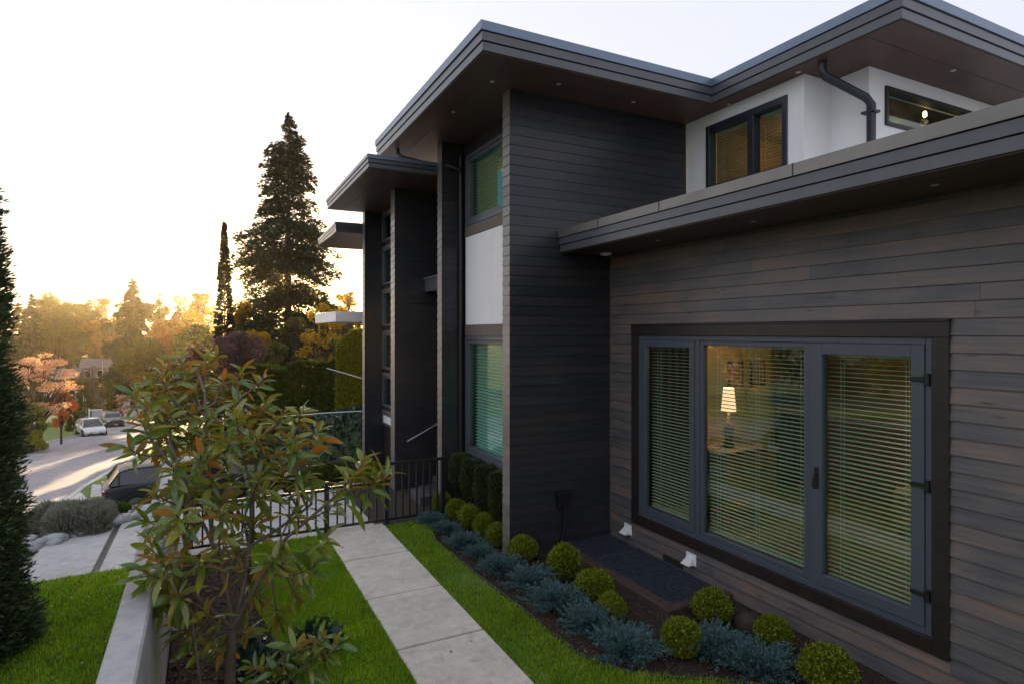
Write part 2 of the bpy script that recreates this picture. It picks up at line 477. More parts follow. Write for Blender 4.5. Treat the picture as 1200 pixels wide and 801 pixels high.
M['far_dark'] = mat_leaf('far_dark_foliage', [(0.035, 0.038, 0.014), (0.055, 0.052, 0.018), (0.085, 0.07, 0.025)], 0.6, 0.2)
M['gold_leaf'] = mat_leaf('backlit_gold_leaf', [(0.24, 0.17, 0.015), (0.34, 0.22, 0.02), (0.42, 0.28, 0.03)], 0.6, 0.6)  # gold of the low sun behind the trees is put into the leaf colour
M['rust_leaf'] = mat_leaf('rusty_spring_leaf', [(0.16, 0.08, 0.03), (0.24, 0.12, 0.045), (0.30, 0.15, 0.05)], 0.6, 0.55)
M['pink_leaf'] = mat_leaf('cherry_blossom', [(0.46, 0.27, 0.19), (0.56, 0.33, 0.21), (0.62, 0.40, 0.28), (0.38, 0.21, 0.15)], 0.7, 0.5)
M['red_leaf'] = mat_leaf('red_maple_leaf', [(0.34, 0.09, 0.035), (0.45, 0.13, 0.05), (0.5, 0.18, 0.08)], 0.6, 0.5)
M['plum_leaf'] = mat_leaf('plum_leaf', [(0.085, 0.05, 0.05), (0.12, 0.07, 0.065), (0.16, 0.10, 0.08)], 0.6, 0.4)
M['hedge_leaf'] = mat_leaf('hedge_leaf', [(0.04, 0.055, 0.010), (0.065, 0.08, 0.014), (0.10, 0.105, 0.018)], 0.6, 0.4)
M['hedge_leaf2'] = mat_leaf('hedge_leaf_light', [(0.12, 0.13, 0.016), (0.17, 0.17, 0.02), (0.22, 0.20, 0.03)], 0.6, 0.5)  # yellow-green leaf, with sunlight put into its lighter colour
M['yellowgreen'] = mat_leaf('yellow_green_leaf', [(0.14, 0.17, 0.02), (0.2, 0.22, 0.03), (0.26, 0.26, 0.04)], 0.6, 0.45)
M['twig'] = mat_leaf('bare_twigs', [(0.13, 0.085, 0.06), (0.18, 0.12, 0.09)], 0.8, 0.1)

# ------------------------------------------------------------------ terrain, lawns, paths (the setting)


def street_z(y):
    y = np.asarray(y, dtype=float)
    return np.where(y < 108, -1.06 - 0.0804 * y, -1.06 - 0.0804 * 108 - 0.02 * np.minimum(y - 108, 40))


def smooth(a, b, x):
    t = np.clip((x - a) / (b - a), 0, 1)
    return t * t * (3 - 2 * t)


def ground_z(x, y):
    x = np.asarray(x, dtype=float); y = np.asarray(y, dtype=float)
    base = street_z(y) - 0.12
    k = (1 - smooth(11.5, 17.0, y)) * smooth(-9.0, -3.0, x)
    plate = -0.34 * k + base * (1 - k)
    # the house stands on a platform that runs further back on its own side
    k2 = smooth(1.2, 3.4, x) * (1 - smooth(19, 27, y))
    return plate * (1 - k2) + np.maximum(plate, -0.75) * k2


gx = np.concatenate([np.linspace(-600, -60, 13), np.linspace(-50, 50, 101), np.linspace(60, 600, 13)])
gy = np.concatenate([np.linspace(-200, -12, 8), np.linspace(-10, 60, 71), np.linspace(64, 160, 25), np.linspace(190, 800, 10)])
GX, GY = np.meshgrid(gx, gy)
GZ = ground_z(GX, GY)
nx, ny = len(gx), len(gy)
idx = np.arange(nx * ny).reshape(ny, nx)
me = np_mesh('ground', np.stack([GX.ravel(), GY.ravel(), GZ.ravel()], 1),
             np.stack([idx[:-1, :-1].ravel(), idx[:-1, 1:].ravel(), idx[1:, 1:].ravel(), idx[1:, :-1].ravel()], 1), True)
tag(link('ground', me, M['ground']), kind='structure')


def ribbon(name, left, right, zf, mat, n=60, lift=0.0, kind='structure', parent=None):
    def resample(p, n):
        p = np.array(p, float); s = np.r_[0, np.cumsum(np.linalg.norm(np.diff(p, axis=0), axis=1))]
        t = np.linspace(0, s[-1], n)
        return np.stack([np.interp(t, s, p[:, 0]), np.interp(t, s, p[:, 1])], 1)
    a, b = resample(left, n), resample(right, n)
    K = 9
    rows = [a * (1 - k / (K - 1)) + b * (k / (K - 1)) for k in range(K)]
    V = np.stack(rows, 1).reshape(-1, 2)
    Z = zf(V[:, 0], V[:, 1]) + lift
    i = np.arange(n * K).reshape(n, K)
    Fc = np.stack([i[:-1, :-1].ravel(), i[:-1, 1:].ravel(), i[1:, 1:].ravel(), i[1:, :-1].ravel()], 1)
    o = link(name, np_mesh(name, np.c_[V, Z], Fc, True), mat, parent)
    if kind: tag(o, kind=kind)
    return o


sz = lambda x, y: street_z(y)
st_left = [(-30, 14), (-27.5, 30), (-21.0, 46.0), at(20, 43.5), at(37, 45), at(65, 49), at(92, 53), at(113, 66), at(126, 82), at(136, 105), at(138, 118)]
st_right = [(-22, 6), (-15.5, 10), at(30, 17.5), at(60, 20), at(95, 24.5), at(130, 29.5), at(160, 35.5), at(190, 50), at(200, 75), at(205, 100), at(208, 118)]
tag(ribbon('street', st_left, st_right, sz, M['asphalt'], 80, 0.03), kind='structure')
ribbon('cross_street', [at(80, 117), at(230, 117)], [at(70, 130), at(240, 130)], sz, M['asphalt'], 20, 0.036)


def offset_line(pts, o):
    out = []
    for i, p in enumerate(pts):
        a = Vector(pts[max(i - 1, 0)]); b = Vector(pts[min(i + 1, len(pts) - 1)])
        t = (b - a).normalized(); out.append((p[0] - t.y * o, p[1] + t.x * o))
    return out


def kerb(name, pts, o):
    mb = MB()
    q = offset_line(pts, o)
    for i in range(len(pts) - 1):
        a, b, c, d = pts[i], pts[i + 1], q[i + 1], q[i]
        z = [float(street_z(p[1])) for p in (a, b, c, d)]
        mb.add([(p[0], p[1], zz - 0.1) for p, zz in zip((a, b, c, d), z)] + [(p[0], p[1], zz + 0.13) for p, zz in zip((a, b, c, d), z)],
               [(0, 1, 5, 4), (1, 2, 6, 5), (2, 3, 7, 6), (3, 0, 4, 7), (4, 5, 6, 7)])
    return tag(mb.build(name, M['pad_concrete']), kind='structure')


kerb('kerb', st_left, 0.18)
kerb('kerb', st_right[2:], -0.18)
# lawn across the street, and the grass verge with the concrete apron on the near side
ribbon('lawn', offset_line(st_left, 9.0), offset_line(st_left, 0.18), sz, M['lawn_far'], 80, 0.10)
ribbon('lawn', offset_line(st_right[3:], -0.18), [at(118, 19.0), at(150, 22), at(190, 28), at(230, 38), at(250, 50), at(255, 75), at(258, 100), at(260, 118)], sz, M['lawn_far'], 40, 0.09)
ribbon('apron', [at(62, 19.6), at(92, 23.6)], [at(72, 16.2), at(150, 16.2)], sz, M['pad_concrete'], 12, 0.11)
# left lot: lawn, concrete slabs, planting strip
LZ = 0.4
LAWN_P = [(-9, -2), (-0.48, -2), (-0.48, 7.62), (-1.55, 7.56), (-9, 7.5)]
tag(MB().prism(LAWN_P, -1.6, LZ).build('lawn', M['turf']), kind='structure')
SLAB_P = [(-9, 7.5), (-1.55, 7.56), (-0.48, 7.62), (-0.40, 9.85), (-0.77, 9.80), (-1.76, 8.9), (-9, 8.3)]
drive = empty('driveway', (-1.5, 8.2, 0), kind='structure')


def poly_clip(poly, a, b, side):
    """keep the part of poly on one side of x=a+b*(y) (side=+1 right)"""
    out = []
    f = lambda p: side * (p[0] - a - b * p[1])
    for i, p in enumerate(poly):
        q = poly[(i + 1) % len(poly)]
        fp, fq = f(p), f(q)
        if fp >= 0: out.append(p)
        if fp * fq < 0:
            t = fp / (fp - fq); out.append((p[0] + (q[0] - p[0]) * t, p[1] + (q[1] - p[1]) * t))
    return out


bounds = [(-9.2, 0)] + [(x, 0.012) for x in (-5.2, -4.1, -2.98, -1.86, -1.12)] + [(0.2, 0)]
for i in range(len(bounds) - 1):
    p = poly_clip(SLAB_P, bounds[i][0] + (0.035 if i else 0), bounds[i][1], 1)
    p = poly_clip(p, bounds[i + 1][0] - 0.035, bounds[i + 1][1], -1)
    MB().prism(p, -0.5, LZ - 0.045).build('concrete_slab', M['pad_concrete'], drive, 0.006)
MB().prism(SLAB_P, -1.6, LZ - 0.075).build('pebble_strip', M['pebble_strip'], drive)
BED_P = [(-9, 8.3), (-1.76, 8.9), (-0.77, 9.80), (-0.40, 9.85), (-0.4, 10.15), (-1.4, 9.75), (-9, 9.0)]
tag(MB().prism(BED_P, -1.6, LZ - 0.08).build('planting_bed', M['soil']), kind='structure')

# house side: soil platform, lawn strips, walkway, concrete pad behind the railing
tag(MB().prism([(-0.27, -2), (1.58, -2), (1.58, 9.1), (-0.27, 9.1)], -1.2, -0.06).build('garden_soil', M['soil']), kind='structure')
tag(MB().prism([(2.44, -2), (5.5, -2), (5.5, 7.1), (4.3, 7.1), (4.3, 12.0), (2.44, 12.0)], -1.2, -0.055).build('garden_soil', M['soil']), kind='structure')
BED_EDGE = [(3.42, 9.0), (3.06, 8.85), (2.90, 7.92), (2.93, 7.02), (2.98, 5.89), (3.00, 5.14), (3.05, 4.59), (3.27, 4.14), (3.85, 3.72), (4.4, 3.25), (4.75, 2.6), (4.9, 1.5), (5.0, -2)]
LAWN_L = [(0.75, -2), (1.575, -2), (1.575, 9.0), (0.55, 9.0), (0.45, 7.4), (0.62, 6.0), (0.72, 4.5)]
LAWN_R = [(2.445, -2), (4.98, -2)] + BED_EDGE[-2:0:-1] + [(3.40, 8.98), (2.445, 9.0)]
tag(MB().prism(LAWN_L, -0.5, -0.02).build('lawn', M['turf']), kind='structure')
tag(MB().prism(LAWN_R, -0.5, -0.02).build('lawn', M['turf']), kind='structure')
walk = empty('walkway', (2.0, 5, 0), kind='structure')
ys = [-2.0, -0.6, 0.6, 1.82, 3.0, 4.18, 5.40, 6.57, 7.80, 9.12]
for a, b in zip(ys[:-1], ys[1:]):
    MB().box(1.58 + random.uniform(-.004, .004), 2.44 + random.uniform(-.004, .004), a + 0.015, b - 0.015, -0.4, random.uniform(-0.003, 0.004)).build('concrete_slab', M['concrete'], walk, 0.008)
box('slab_bed', 1.6, 2.42, -2, 9.1, -0.5, -0.035, M['soil'], walk)
pad = empty('concrete_pad', (1.5, 11, -0.3), kind='structure')
for a, b in ((-0.35, 1.42), (1.43, 3.2)):
    MB().add([(a, 9.14, -0.16), (b, 9.14, -0.16), (b, 12.9, -0.24), (a, 12.2, -0.24), (a, 9.14, -0.5), (b, 9.14, -0.5), (b, 12.9, -0.6), (a, 12.2, -0.6)],
             [(0, 1, 2, 3), (4, 7, 6, 5), (0, 4, 5, 1), (1, 5, 6, 2), (2, 6, 7, 3), (3, 7, 4, 0)]).build('concrete_slab', M['pad_concrete'], pad, 0.006)

# ------------------------------------------------------------------ house
house = empty('house', (5.2, 7.1, 0), 'dark board clad modern house with flat layered roofs beside the garden path', 'house')
XW = 5.227
EXPO = 0.1325


def board_mesh(axis, face, a0, a1, z0, z1, sgn, t0=0.005, t1=0.022):
    """one bevel-siding board on the wall plane axis=face, spanning a0..a1, its lower edge the thicker one"""
    lo, hi = face + sgn * t1, face + sgn * t0
    back = face
    prof = [(back, z0), (lo, z0), (lo, z0 + 0.004), (hi, z1), (back, z1)]
    mb = MB()
    v = []
    for a in (a0, a1):
        for p, z in prof:
            v.append((p, a, z) if axis == 'x' else (a, p, z))
    mb.add(v, [(0, 1, 2, 3, 4), (9, 8, 7, 6, 5), (0, 5, 6, 1), (1, 6, 7, 2), (2, 7, 8, 3), (3, 8, 9, 4), (4, 9, 5, 0)])
    return mb


def siding(parent, axis, face, a0, a1, z0, z1, sgn, mat, openings=(), lens=(2.4, 4.2), name='board', expo=EXPO, joined=None, t=(.005, .022)):
    n = int(math.ceil((z1 - z0) / expo))
    for k in range(n):
        b0, b1 = z0 + k * expo, min(z1, z0 + (k + 1) * expo + 0.002)
        if b1 - b0 < 0.02: continue
        segs = [(a0, a1, b0, b1)]
        for (p0, p1, q0, q1) in openings:
            out = []
            for (s0, s1, c0, c1) in segs:
                if q1 <= c0 + 1e-4 or q0 >= c1 - 1e-4: out.append((s0, s1, c0, c1)); continue
                if q0 > c0 + 0.012:                       # row notched over / under the opening
                    if p0 > s0 + .02: out.append((s0, p0, c0, c1))
                    out.append((max(p0, s0), min(p1, s1), c0, q0))
                    if p1 < s1 - .02: out.append((p1, s1, c0, c1))
                    continue
                if q1 < c1 - 0.012:
                    out.append((s0, p0, c0, c1)) if p0 > s0 + .02 else None
                    out.append((max(p0, s0), min(p1, s1), q1, c1))
                    out.append((p1, s1, c0, c1)) if p1 < s1 - .02 else None
                    continue
                if p0 > s0 + 0.01: out.append((s0, p0, c0, c1))
                if p1 < s1 - 0.01: out.append((p1, s1, c0, c1))
            segs = out
        for (s0, s1, c0, c1) in segs:
            a = s0
            while a < s1 - 1e-4:
                ln = random.uniform(*lens)
                b = s1 if a + ln > s1 - 0.9 else a + ln
                mb = board_mesh(axis, face, a + (0.0012 if a > s0 else 0), b - (0.0012 if b < s1 else 0), c0, c1, sgn, *t)
                if joined is not None: joined.add(mb.v, mb.f)
                else: mb.build(name, mat, parent)
                a = b


# --- window wall (faces the path)
TR = (2.66, 6.60, 0.32, 2.985)      # outside of the big window's trim: y0 y1 z0 z1
wall = MB()
WB = XW + 0.002
wall.box(WB, 5.45, -1.5, TR[0] + .05, -0.02, 4.05).box(WB, 5.45, TR[1] - .05, 7.10, -0.02, 4.05)
wall.box(WB, 5.45, TR[0] + .05, TR[1] - .05, -0.02, TR[2] + .05).box(WB, 5.45, TR[0] + .05, TR[1] - .05, TR[3] - .05, 4.05)
ww = wall.build('window_wall', M['backing'], house)
siding(ww, 'x', XW, -1.5, 7.075, -0.04, 3.995, -1, M['board'], openings=[TR])
box('corner_trim', XW - 0.03, XW, 7.076, 7.094, 0.0, 3.99, M['trim_light'], ww)
box('foundation', XW - 0.004, 5.5, -1.5, 7.1, -1.2, -0.044, M['foundation'], house)
box('foundation_vent', XW - 0.022, XW + 0.03, 5.62, 5.98, 0.01, 0.085, M['rubber'], house, 0.004)

# big window
bw = MB()
fx0, fx1 = XW - 0.012, XW + 0.10
yi0, yi1, zi0, zi1 = 2.79, 6.47, 0.45, 2.855
bw.box(fx0, fx1, yi0 - 0.002, yi0 + .055, zi0, zi1).box(fx0, fx1, yi1 - .055, yi1 + .002, zi0, zi1)
bw.box(fx0, fx1, yi0 + .056, yi1 - .056, zi0 - .002, zi0 + .06).box(fx0, fx1, yi0 + .056, yi1 - .056, zi1 - .055, zi1 + .002)
bw.box(fx0 + .004, fx1, 3.865, 3.915, zi0 + .061, zi1 - .056).box(fx0 + .004, fx1, 5.355, 5.43, zi0 + .061, zi1 - .056)
win = bw.build('window', M['slate'], house, 0.004)
tx = XW - 0.035
for nm, b in (('left', (TR[1] - .128, TR[1], TR[2] + .0, TR[3] - .128)), ('right', (TR[0], TR[0] + .128, TR[2], TR[3] - .128)),
              ('top', (TR[0] - .004, TR[1] + .004, TR[3] - .127, TR[3])), ('bot', (TR[0] + .129, TR[1] - .129, TR[2], TR[2] + .128))):
    dx = 0.004 if nm == 'top' else 0.0
    box('trim_board', tx - dx, XW + .02, b[0], b[1], b[2], b[3], M['trim_dark'], win, 0.003)
box('drip_cap', tx - .02, XW + .0, TR[0] - .01, TR[1] + .01, TR[3] + .001, TR[3] + .014, M['black'], win)


def sash(y0, y1, z0, z1, sw, x0, x1, mat, parent, glass):
    s = MB().box(x0, x1, y0, y0 + sw, z0, z1).box(x0, x1, y1 - sw, y1, z0, z1)
    s.box(x0, x1, y0 + sw + .0005, y1 - sw - .0005, z0, z0 + sw).box(x0, x1, y0 + sw + .0005, y1 - sw - .0005, z1 - sw, z1)
    s.build('sash', mat, parent, 0.004)
    box('glass_pane', (x0 + x1) / 2 - .004, (x0 + x1) / 2 + .004, y0 + sw - .004, y1 - sw + .004, z0 + sw - .004, z1 - sw + .004, glass, parent)


sash(5.432, 6.414, .512, 2.798, .085, XW - .02, XW + .06, M['slate'], win, M['glass'])
sash(3.917, 5.353, .512, 2.798, .05, XW + .0, XW + .07, M['slate'], win, M['glass'])
sash(2.848, 3.863, .512, 2.798, .105, XW - .024, XW + .06, M['slate'], win, M['glass'])
for z in (2.52, 1.66, .78):
    MB().box(XW - .05, XW - .02, 2.80, 2.835, z - .05, z + .05).box(XW - .045, XW - .024, 2.835, 2.95, z - .018, z + .018).build('hinge', M['black'], win, 0.004)
MB().box(XW - .034, XW - .024, 3.795, 3.83, 1.42, 1.62).tube([(XW - .03, 3.812, 1.56), (XW - .07, 3.812, 1.55), (XW - .075, 3.815, 1.44), (XW - .05, 3.812, 1.42)], .009, 6).build('handle', M['black'], win)
for z, y in ((.2, 6.69), (.19, 5.48)):
    mb = MB()
    w, h, dp = .07, .11, .10
    mb.add([(XW - .02, y - w * .6, z + .05), (XW - .02, y + w * .6, z + .05), (XW - .03 - dp, y + w, z - .055), (XW - .03 - dp, y - w, z - .055),
            (XW - .02, y - w, z - .06), (XW - .02, y + w, z - .06)], [(0, 1, 2, 3), (0, 3, 4), (1, 5, 2), (3, 2, 5, 4), (0, 4, 5, 1)])
    mb.box(XW - .024, XW - .016, y - .085, y + .085, z - .075, z + .07)
    mb.build('vent_hood', M['white'], house, .004)

# --- tall fins with board faces
ZS, Z2 = 6.118, 5.6


def fin(x0, x1, y0, y1, z0, z1, mat, near=True, near_x1=None, joined=False):
    f = MB().box(x0 + .004, x1, y0 + .004, y1 - .004, z0, z1).build('fin_wall', M['backing'], house)
    j = MB() if joined else None
    je = MB() if joined else None
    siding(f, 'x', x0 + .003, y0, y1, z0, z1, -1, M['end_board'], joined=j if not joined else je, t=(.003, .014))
    if near: siding(f, 'y', y0 + .003, x0 - .004, near_x1 or x1, z0, z1, -1, mat, joined=j, lens=(1.6, 3.4), t=(.004, .014))
    siding(f, 'y', y1 - .003, x0 - .004, near_x1 or x1, z0, z1, 1, mat, joined=MB()) if False else None
    if joined:
        o = j.build('board_cladding', mat, f); o['kind'] = 'stuff'
        o = je.build('end_cladding', M['end_board'], f); o['kind'] = 'stuff'
    return f


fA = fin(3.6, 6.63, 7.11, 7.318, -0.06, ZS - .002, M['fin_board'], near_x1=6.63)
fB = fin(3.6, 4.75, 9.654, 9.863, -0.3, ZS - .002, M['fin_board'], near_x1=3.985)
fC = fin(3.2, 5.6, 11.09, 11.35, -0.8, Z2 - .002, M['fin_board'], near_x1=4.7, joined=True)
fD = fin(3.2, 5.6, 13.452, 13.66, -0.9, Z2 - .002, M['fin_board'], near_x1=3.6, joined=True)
# outdoor tap box with its hose on the near fin
MB().box(4.30, 4.48, 7.02, 7.09, .52, .68).box(4.27, 4.50, 7.0, 7.09, .68, .72).build('meter_box', M['black'], house, .006)
MB().tube([(4.42, 7.05, .52), (4.42, 7.05, .35), (4.38, 7.04, .15), (4.33, 7.03, -.05)], .02, 6).build('conduit', M['black'], house)

# --- bay wall with two windows and a white panel between the fins
bay = MB()
bx0, bx1 = 4.0, 4.2
Y0, Y1 = 7.32, 9.65
wy0, wy1 = 7.62, 9.53
bay.box(bx0, bx1, Y0, wy0, -.3, ZS - .004).box(bx0, bx1, wy1, Y1, -.3, ZS - .004)
for z0, z1 in ((-.3, .86), (2.83, 4.68), (5.87, ZS - .004)): bay.box(bx0, bx1, wy0 + .001, wy1 - .001, z0, z1)
bayw = bay.build('bay_wall', M['fin_board'], house)


def bay_window(z0, z1, sill=True):
    f = MB(); x0, x1 = bx0 - .03, bx0 + .1
    f.box(x0, x1, wy0, wy0 + .06, z0, z1).box(x0, x1, wy1 - .06, wy1, z0, z1)
    f.box(x0, x1, wy0 + .061, wy1 - .061, z0, z0 + .07).box(x0, x1, wy0 + .061, wy1 - .061, z1 - .06, z1)
    w = f.build('window', M['slate'], house, .004)
    sash(wy0 + .062, wy1 - .062, z0 + .072, z1 - .062, .06, bx0 - .015, bx0 + .06, M['slate'], w, M['glass_green'])
    return w


w_low = bay_window(.86, 2.83)
box('sill', bx0 - .06, bx0 - .0305, wy0, wy1, .80, .858, M['navy'], w_low)
w_up = bay_window(4.68, 5.87)
for a, b in ((wy0 + .02, 8.47), (8.476, wy1)):
    box('white_panel', bx0 - .02, bx0 - .002, a, b, 3.02, 4.50, M['white_wall'], bayw, .003)
box('trim_board', bx0 - .032, bx0 - .001, wy0, wy1, 2.835, 3.015, M['trim_light'], bayw, .003)
box('trim_board', bx0 - .032, bx0 - .001, wy0, wy1, 4.505, 4.675, M['trim_light'], bayw, .003)
# downpipes
MB().tube([(3.92, 9.60, 5.9), (3.92, 9.60, .2)], .035, 8).build('downpipe', M['trim_dark'], house)
MB().tube([(3.02, 10.3, 6.10), (3.02, 10.3, 6.0), (3.1, 10.25, 5.93), (3.62, 9.9, 5.76), (3.7, 9.6, 5.70), (3.88, 9.56, 5.66), (3.92, 9.60, 5.6)], .038, 8).build('downpipe', M['trim_dark'], house)

# --- rear wing: strip windows between the last two fins, recessed entry, canopies
back = MB()
back.box(3.62, 3.8, 11.35, 12.55, -.8, Z2 - .01)
rows = [(-.8, .85), (1.12, 1.26), (1.95, 2.09), (2.87, 3.03), (3.79, 3.94), (4.74, 4.90), (5.5, Z2 - .01)]
for z0, z1 in rows: back.box(3.62, 3.8, 12.56, 13.45, z0, z1)
rw = back.build('rear_wall', M['trim_dark'], house)
zz = [r_[0] for r_ in rows[1:]]
for a, b in zip(rows[:-1], rows[1:]):
    z0, z1 = a[1], b[0]
    y0, y1 = 12.565, 13.445
    f = MB().box(3.58, 3.68, y0, y0 + .05, z0, z1).box(3.58, 3.68, y1 - .05, y1, z0, z1).box(3.58, 3.68, y0 + .051, y1 - .051, z0, z0 + .05).box(3.58, 3.68, y0 + .051, y1 - .051, z1 - .05, z1)
    w = f.build('window', M['slate'], house, .004)
    if z0 > .9: box('glass_pane', 3.62, 3.628, y0 + .045, y1 - .045, z0 + .045, z1 - .045, M['glass_green'], w)
    else: box('white_panel', 3.60, 3.628, y0 + .045, y1 - .045, z0 + .045, z1 - .045, M['white_wall'], w)
    box('mullion', 3.585, 3.62, y0, y1, z1 + .004, z1 + .06, M['trim_light'], w)
box('entry_wall', 4.75, 5.0, 9.86, 11.09, -.3, ZS - .01, M['trim_dark'], house)
can = box('entry_canopy', 3.78, 4.74, 9.87, 11.08, 3.66, 3.90, M['fascia'], house, .004)
box('canopy_cap', 3.755, 4.74, 9.868, 11.082, 3.902, 3.93, M['cap'], house)
# entry steps and low block wall
for k in range(4):
    box('step', 3.65 + .28 * k, 5.0, 9.87, 11.08, -.4, -.16 + .15 * (k + 1), M['step_stone'], house, .008)
for i in range(5):
    for k in range(3):
        MB().box(3.30 + .012 * (k % 2), 3.52, 9.90 + i * .66 - .3 * (k % 2), 9.90 + i * .66 - .3 * (k % 2) + .652, -.36 + k * .152, -.36 + k * .152 + .148).build('wall_block', M['step_stone'], house, .006) if 9.88 < 9.90 + i * .66 - .3 * (k % 2) < 11.0 - .66 or k % 2 == 0 and i < 1 else None
MB().tube([(3.23, 10.98, .35), (3.4, 10.98, .86), (3.75, 10.98, 1.02), (4.4, 10.98, 1.35)][1:], .018, 6).build('handrail', M['steel'], house)


def offset_poly(poly, o):
    n = len(poly); out = []
    for i in range(n):
        p0, p1, p2 = Vector(poly[i - 1]), Vector(poly[i]), Vector(poly[(i + 1) % n])
        n1 = Vector(((p1 - p0).y, -(p1 - p0).x)).normalized(); n2 = Vector(((p2 - p1).y, -(p2 - p1).x)).normalized()
        out.append(tuple(p1 + n1 * o + n2 * o) if abs(n1.dot(n2)) < .5 else tuple(p1 + n1 * o))
    return out


def roof(poly, zs, tiers, cap_mat, panels=()):
    """layered fascia: tiers = [(z0,z1,outset)], poly CCW at the soffit"""
    r0 = MB().prism(offset_poly(poly, -.012), zs + .001, tiers[-1][1] - .02).build('roof', M['groove'], house)
    for i, (a, b, o) in enumerate(tiers):
        outer, inner = offset_poly(poly, o), offset_poly(poly, -.06)
        n = len(poly); mb = MB()
        for k in range(n):
            k2 = (k + 1) % n
            q = [outer[k], outer[k2], inner[k2], inner[k]]
            mb.add([(x, y, z) for z in (a, b) for x, y in q], [(0, 1, 5, 4), (3, 2, 1, 0), (4, 5, 6, 7)])
        mb.build('cap_flashing' if i == len(tiers) - 1 else 'fascia_board', cap_mat if i == len(tiers) - 1 else M['fascia'], r0)
    MB().prism(offset_poly(poly, -.05), tiers[-1][1] - .019, tiers[-1][1] - .005).build('roof_membrane', M['membrane'], r0)
    for (x0, x1, y0, y1) in panels:
        box('soffit_panel', x0 + .003, x1 - .003, y0 + .003, y1 - .003, zs - .012, zs, M['soffit'], r0)
    return r0


mp = [(2.84, 6.30), (6.37, 6.30), (6.37, 3.70), (13, 3.70), (13, 11.12), (2.87, 11.12)]
pan = [(2.86, 3.22, 6.32, 11.1)]
pan += [(3.22, 6.39, 6.32, 6.70), (3.22, 5.0, 6.70, 9.0), (3.22, 5.0, 9.0, 11.1), (5.0, 6.39, 6.70, 9.0), (6.39, 9.2, 4.1, 7.1), (9.2, 12.9, 4.1, 7.1), (6.39, 12.9, 3.72, 4.1)]
main_roof = roof(mp, ZS, [(ZS, 6.213, 0), (6.228, 6.325, .014), (6.338, 6.445, .032)], M['cap'], pan)
roof([(2.41, 9.88), (6.5, 9.88), (6.5, 13.70), (2.43, 13.70)], Z2, [(Z2, 5.665, 0), (5.678, 5.735, .012), (5.745, 5.81, .026)], M['cap'],
     [(2.43, 2.75, 9.9, 13.68), (2.75, 4.6, 9.9, 11.8), (2.75, 4.6, 11.8, 13.68)])
roof([(4.37, -1.5), (13, -1.5), (13, 7.105), (4.37, 7.105)], 3.994, [(3.994, 4.083, 0), (4.094, 4.180, .014), (4.190, 4.292, .030)], M['cap_zinc'],
     [(4.39, 4.62, -1.4, 7.09), (4.62, 5.22, -1.4, 1.8), (4.62, 5.22, 1.8, 4.9), (4.62, 5.22, 4.9, 7.09)])
roof([(2.62, 13.7), (6, 13.7), (6, 12.9 + 3.6), (2.72, 16.5)], 5.13, [(5.13, 5.20, 0), (5.21, 5.27, .012), (5.28, 5.34, .024)], M['cap'], [(2.64, 5.9, 13.72, 16.4)])
box('wing_wall', 4.0, 6, 14.2, 16.3, -1.0, 5.12, M['fin_board'], house)
box('garage_canopy', 2.86, 6.0, 15.0, 18.0, 3.15, 3.40, M['white_wall'], house, .004)
# seams in the lower roof cap, small roof vent
for y in (6.17, 5.05, 3.4, 1.6):
    box('cap_seam', 4.335, 4.345, y - .004, y + .004, 4.19, 4.2935, M['navy'], house)
MB().tube([(5.9, 6.9, 6.44), (5.9, 6.9, 6.60)], .03, 8).build('vent_pipe', M['black'], house)
# recessed downlights in the soffits
for x, y, z, r_ in ((3.3, 7.02, ZS, .05), (3.25, 8.25, ZS, .05), (4.1, 6.7, ZS, .05), (5.35, 6.75, ZS, .05), (6.6, 6.2, ZS, .04), (6.55, 5.05, ZS, .05), (8.2, 4.15, ZS, .05),
                    (4.8, 5.6, 3.994, .045), (4.8, 4.2, 3.994, .045), (4.8, 2.55, 3.994, .045)):
    MB().tube([(x, y, z - .016), (x, y, z - .010)], r_ * .62, 14).build('downlight', M['downlight'], house)
MB().tube([(4.95, 6.85, 3.982), (4.95, 6.85, 3.965), (4.95, 6.85, 3.95)], [.085, .075, .03], 16).build('dome_light', M['white'], house)

# --- white upper storey
up = MB()
zt = ZS - .014
W1 = (5.28, 6.67, 4.97, 5.925); W2 = (7.46, 9.39, 5.44, 5.92)
up.box(6.65, 6.85, 5.04, W1[0], 4.2, zt).box(6.65, 6.85, W1[1], 7.105, 4.2, zt).box(6.65, 6.85, W1[0] + .001, W1[1] - .001, 4.2, W1[2]).box(6.65, 6.85, W1[0] + .001, W1[1] - .001, W1[3], zt)
up.box(6.851, 7.16, 5.04, 5.24, 4.2, zt).box(7.16, 7.36, 4.54, 5.241, 4.2, zt)
up.box(7.361, W2[0], 4.54, 4.74, 4.2, zt).box(W2[1], 13, 4.54, 4.74, 4.2, zt).box(W2[0] + .001, W2[1] - .001, 4.54, 4.74, 4.2, W2[2]).box(W2[0] + .001, W2[1] - .001, 4.54, 4.74, W2[3], zt)
upw = up.build('upper_wall', M['white_wall'], house)
box('corner_trim', 6.638, 6.649, 5.036, 5.10, 4.25, zt - .002, M['white'], upw)
box('corner_trim', 7.148, 7.159, 4.536, 4.60, 4.25, zt - .002, M['white'], upw)
f = MB(); x0, x1 = 6.62, 6.76
f.box(x0, x1, W1[0], W1[0] + .07, W1[2], W1[3]).box(x0, x1, W1[1] - .07, W1[1], W1[2], W1[3]).box(x0, x1, W1[0] + .071, W1[1] - .071, W1[2], W1[2] + .07).box(x0, x1, W1[0] + .071, W1[1] - .071, W1[3] - .09, W1[3]).box(x0, x1, 5.80, 5.90, W1[2] + .071, W1[3] - .091)
w1 = f.build('window', M['navy'], house, .004)
box('glass_pane', 6.70, 6.706, 5.345, 5.805, W1[2] + .06, W1[3] - .08, M['glass'], w1)
box('glass_pane', 6.70, 6.706, 5.895, 6.605, W1[2] + .06, W1[3] - .08, M['glass'], w1)
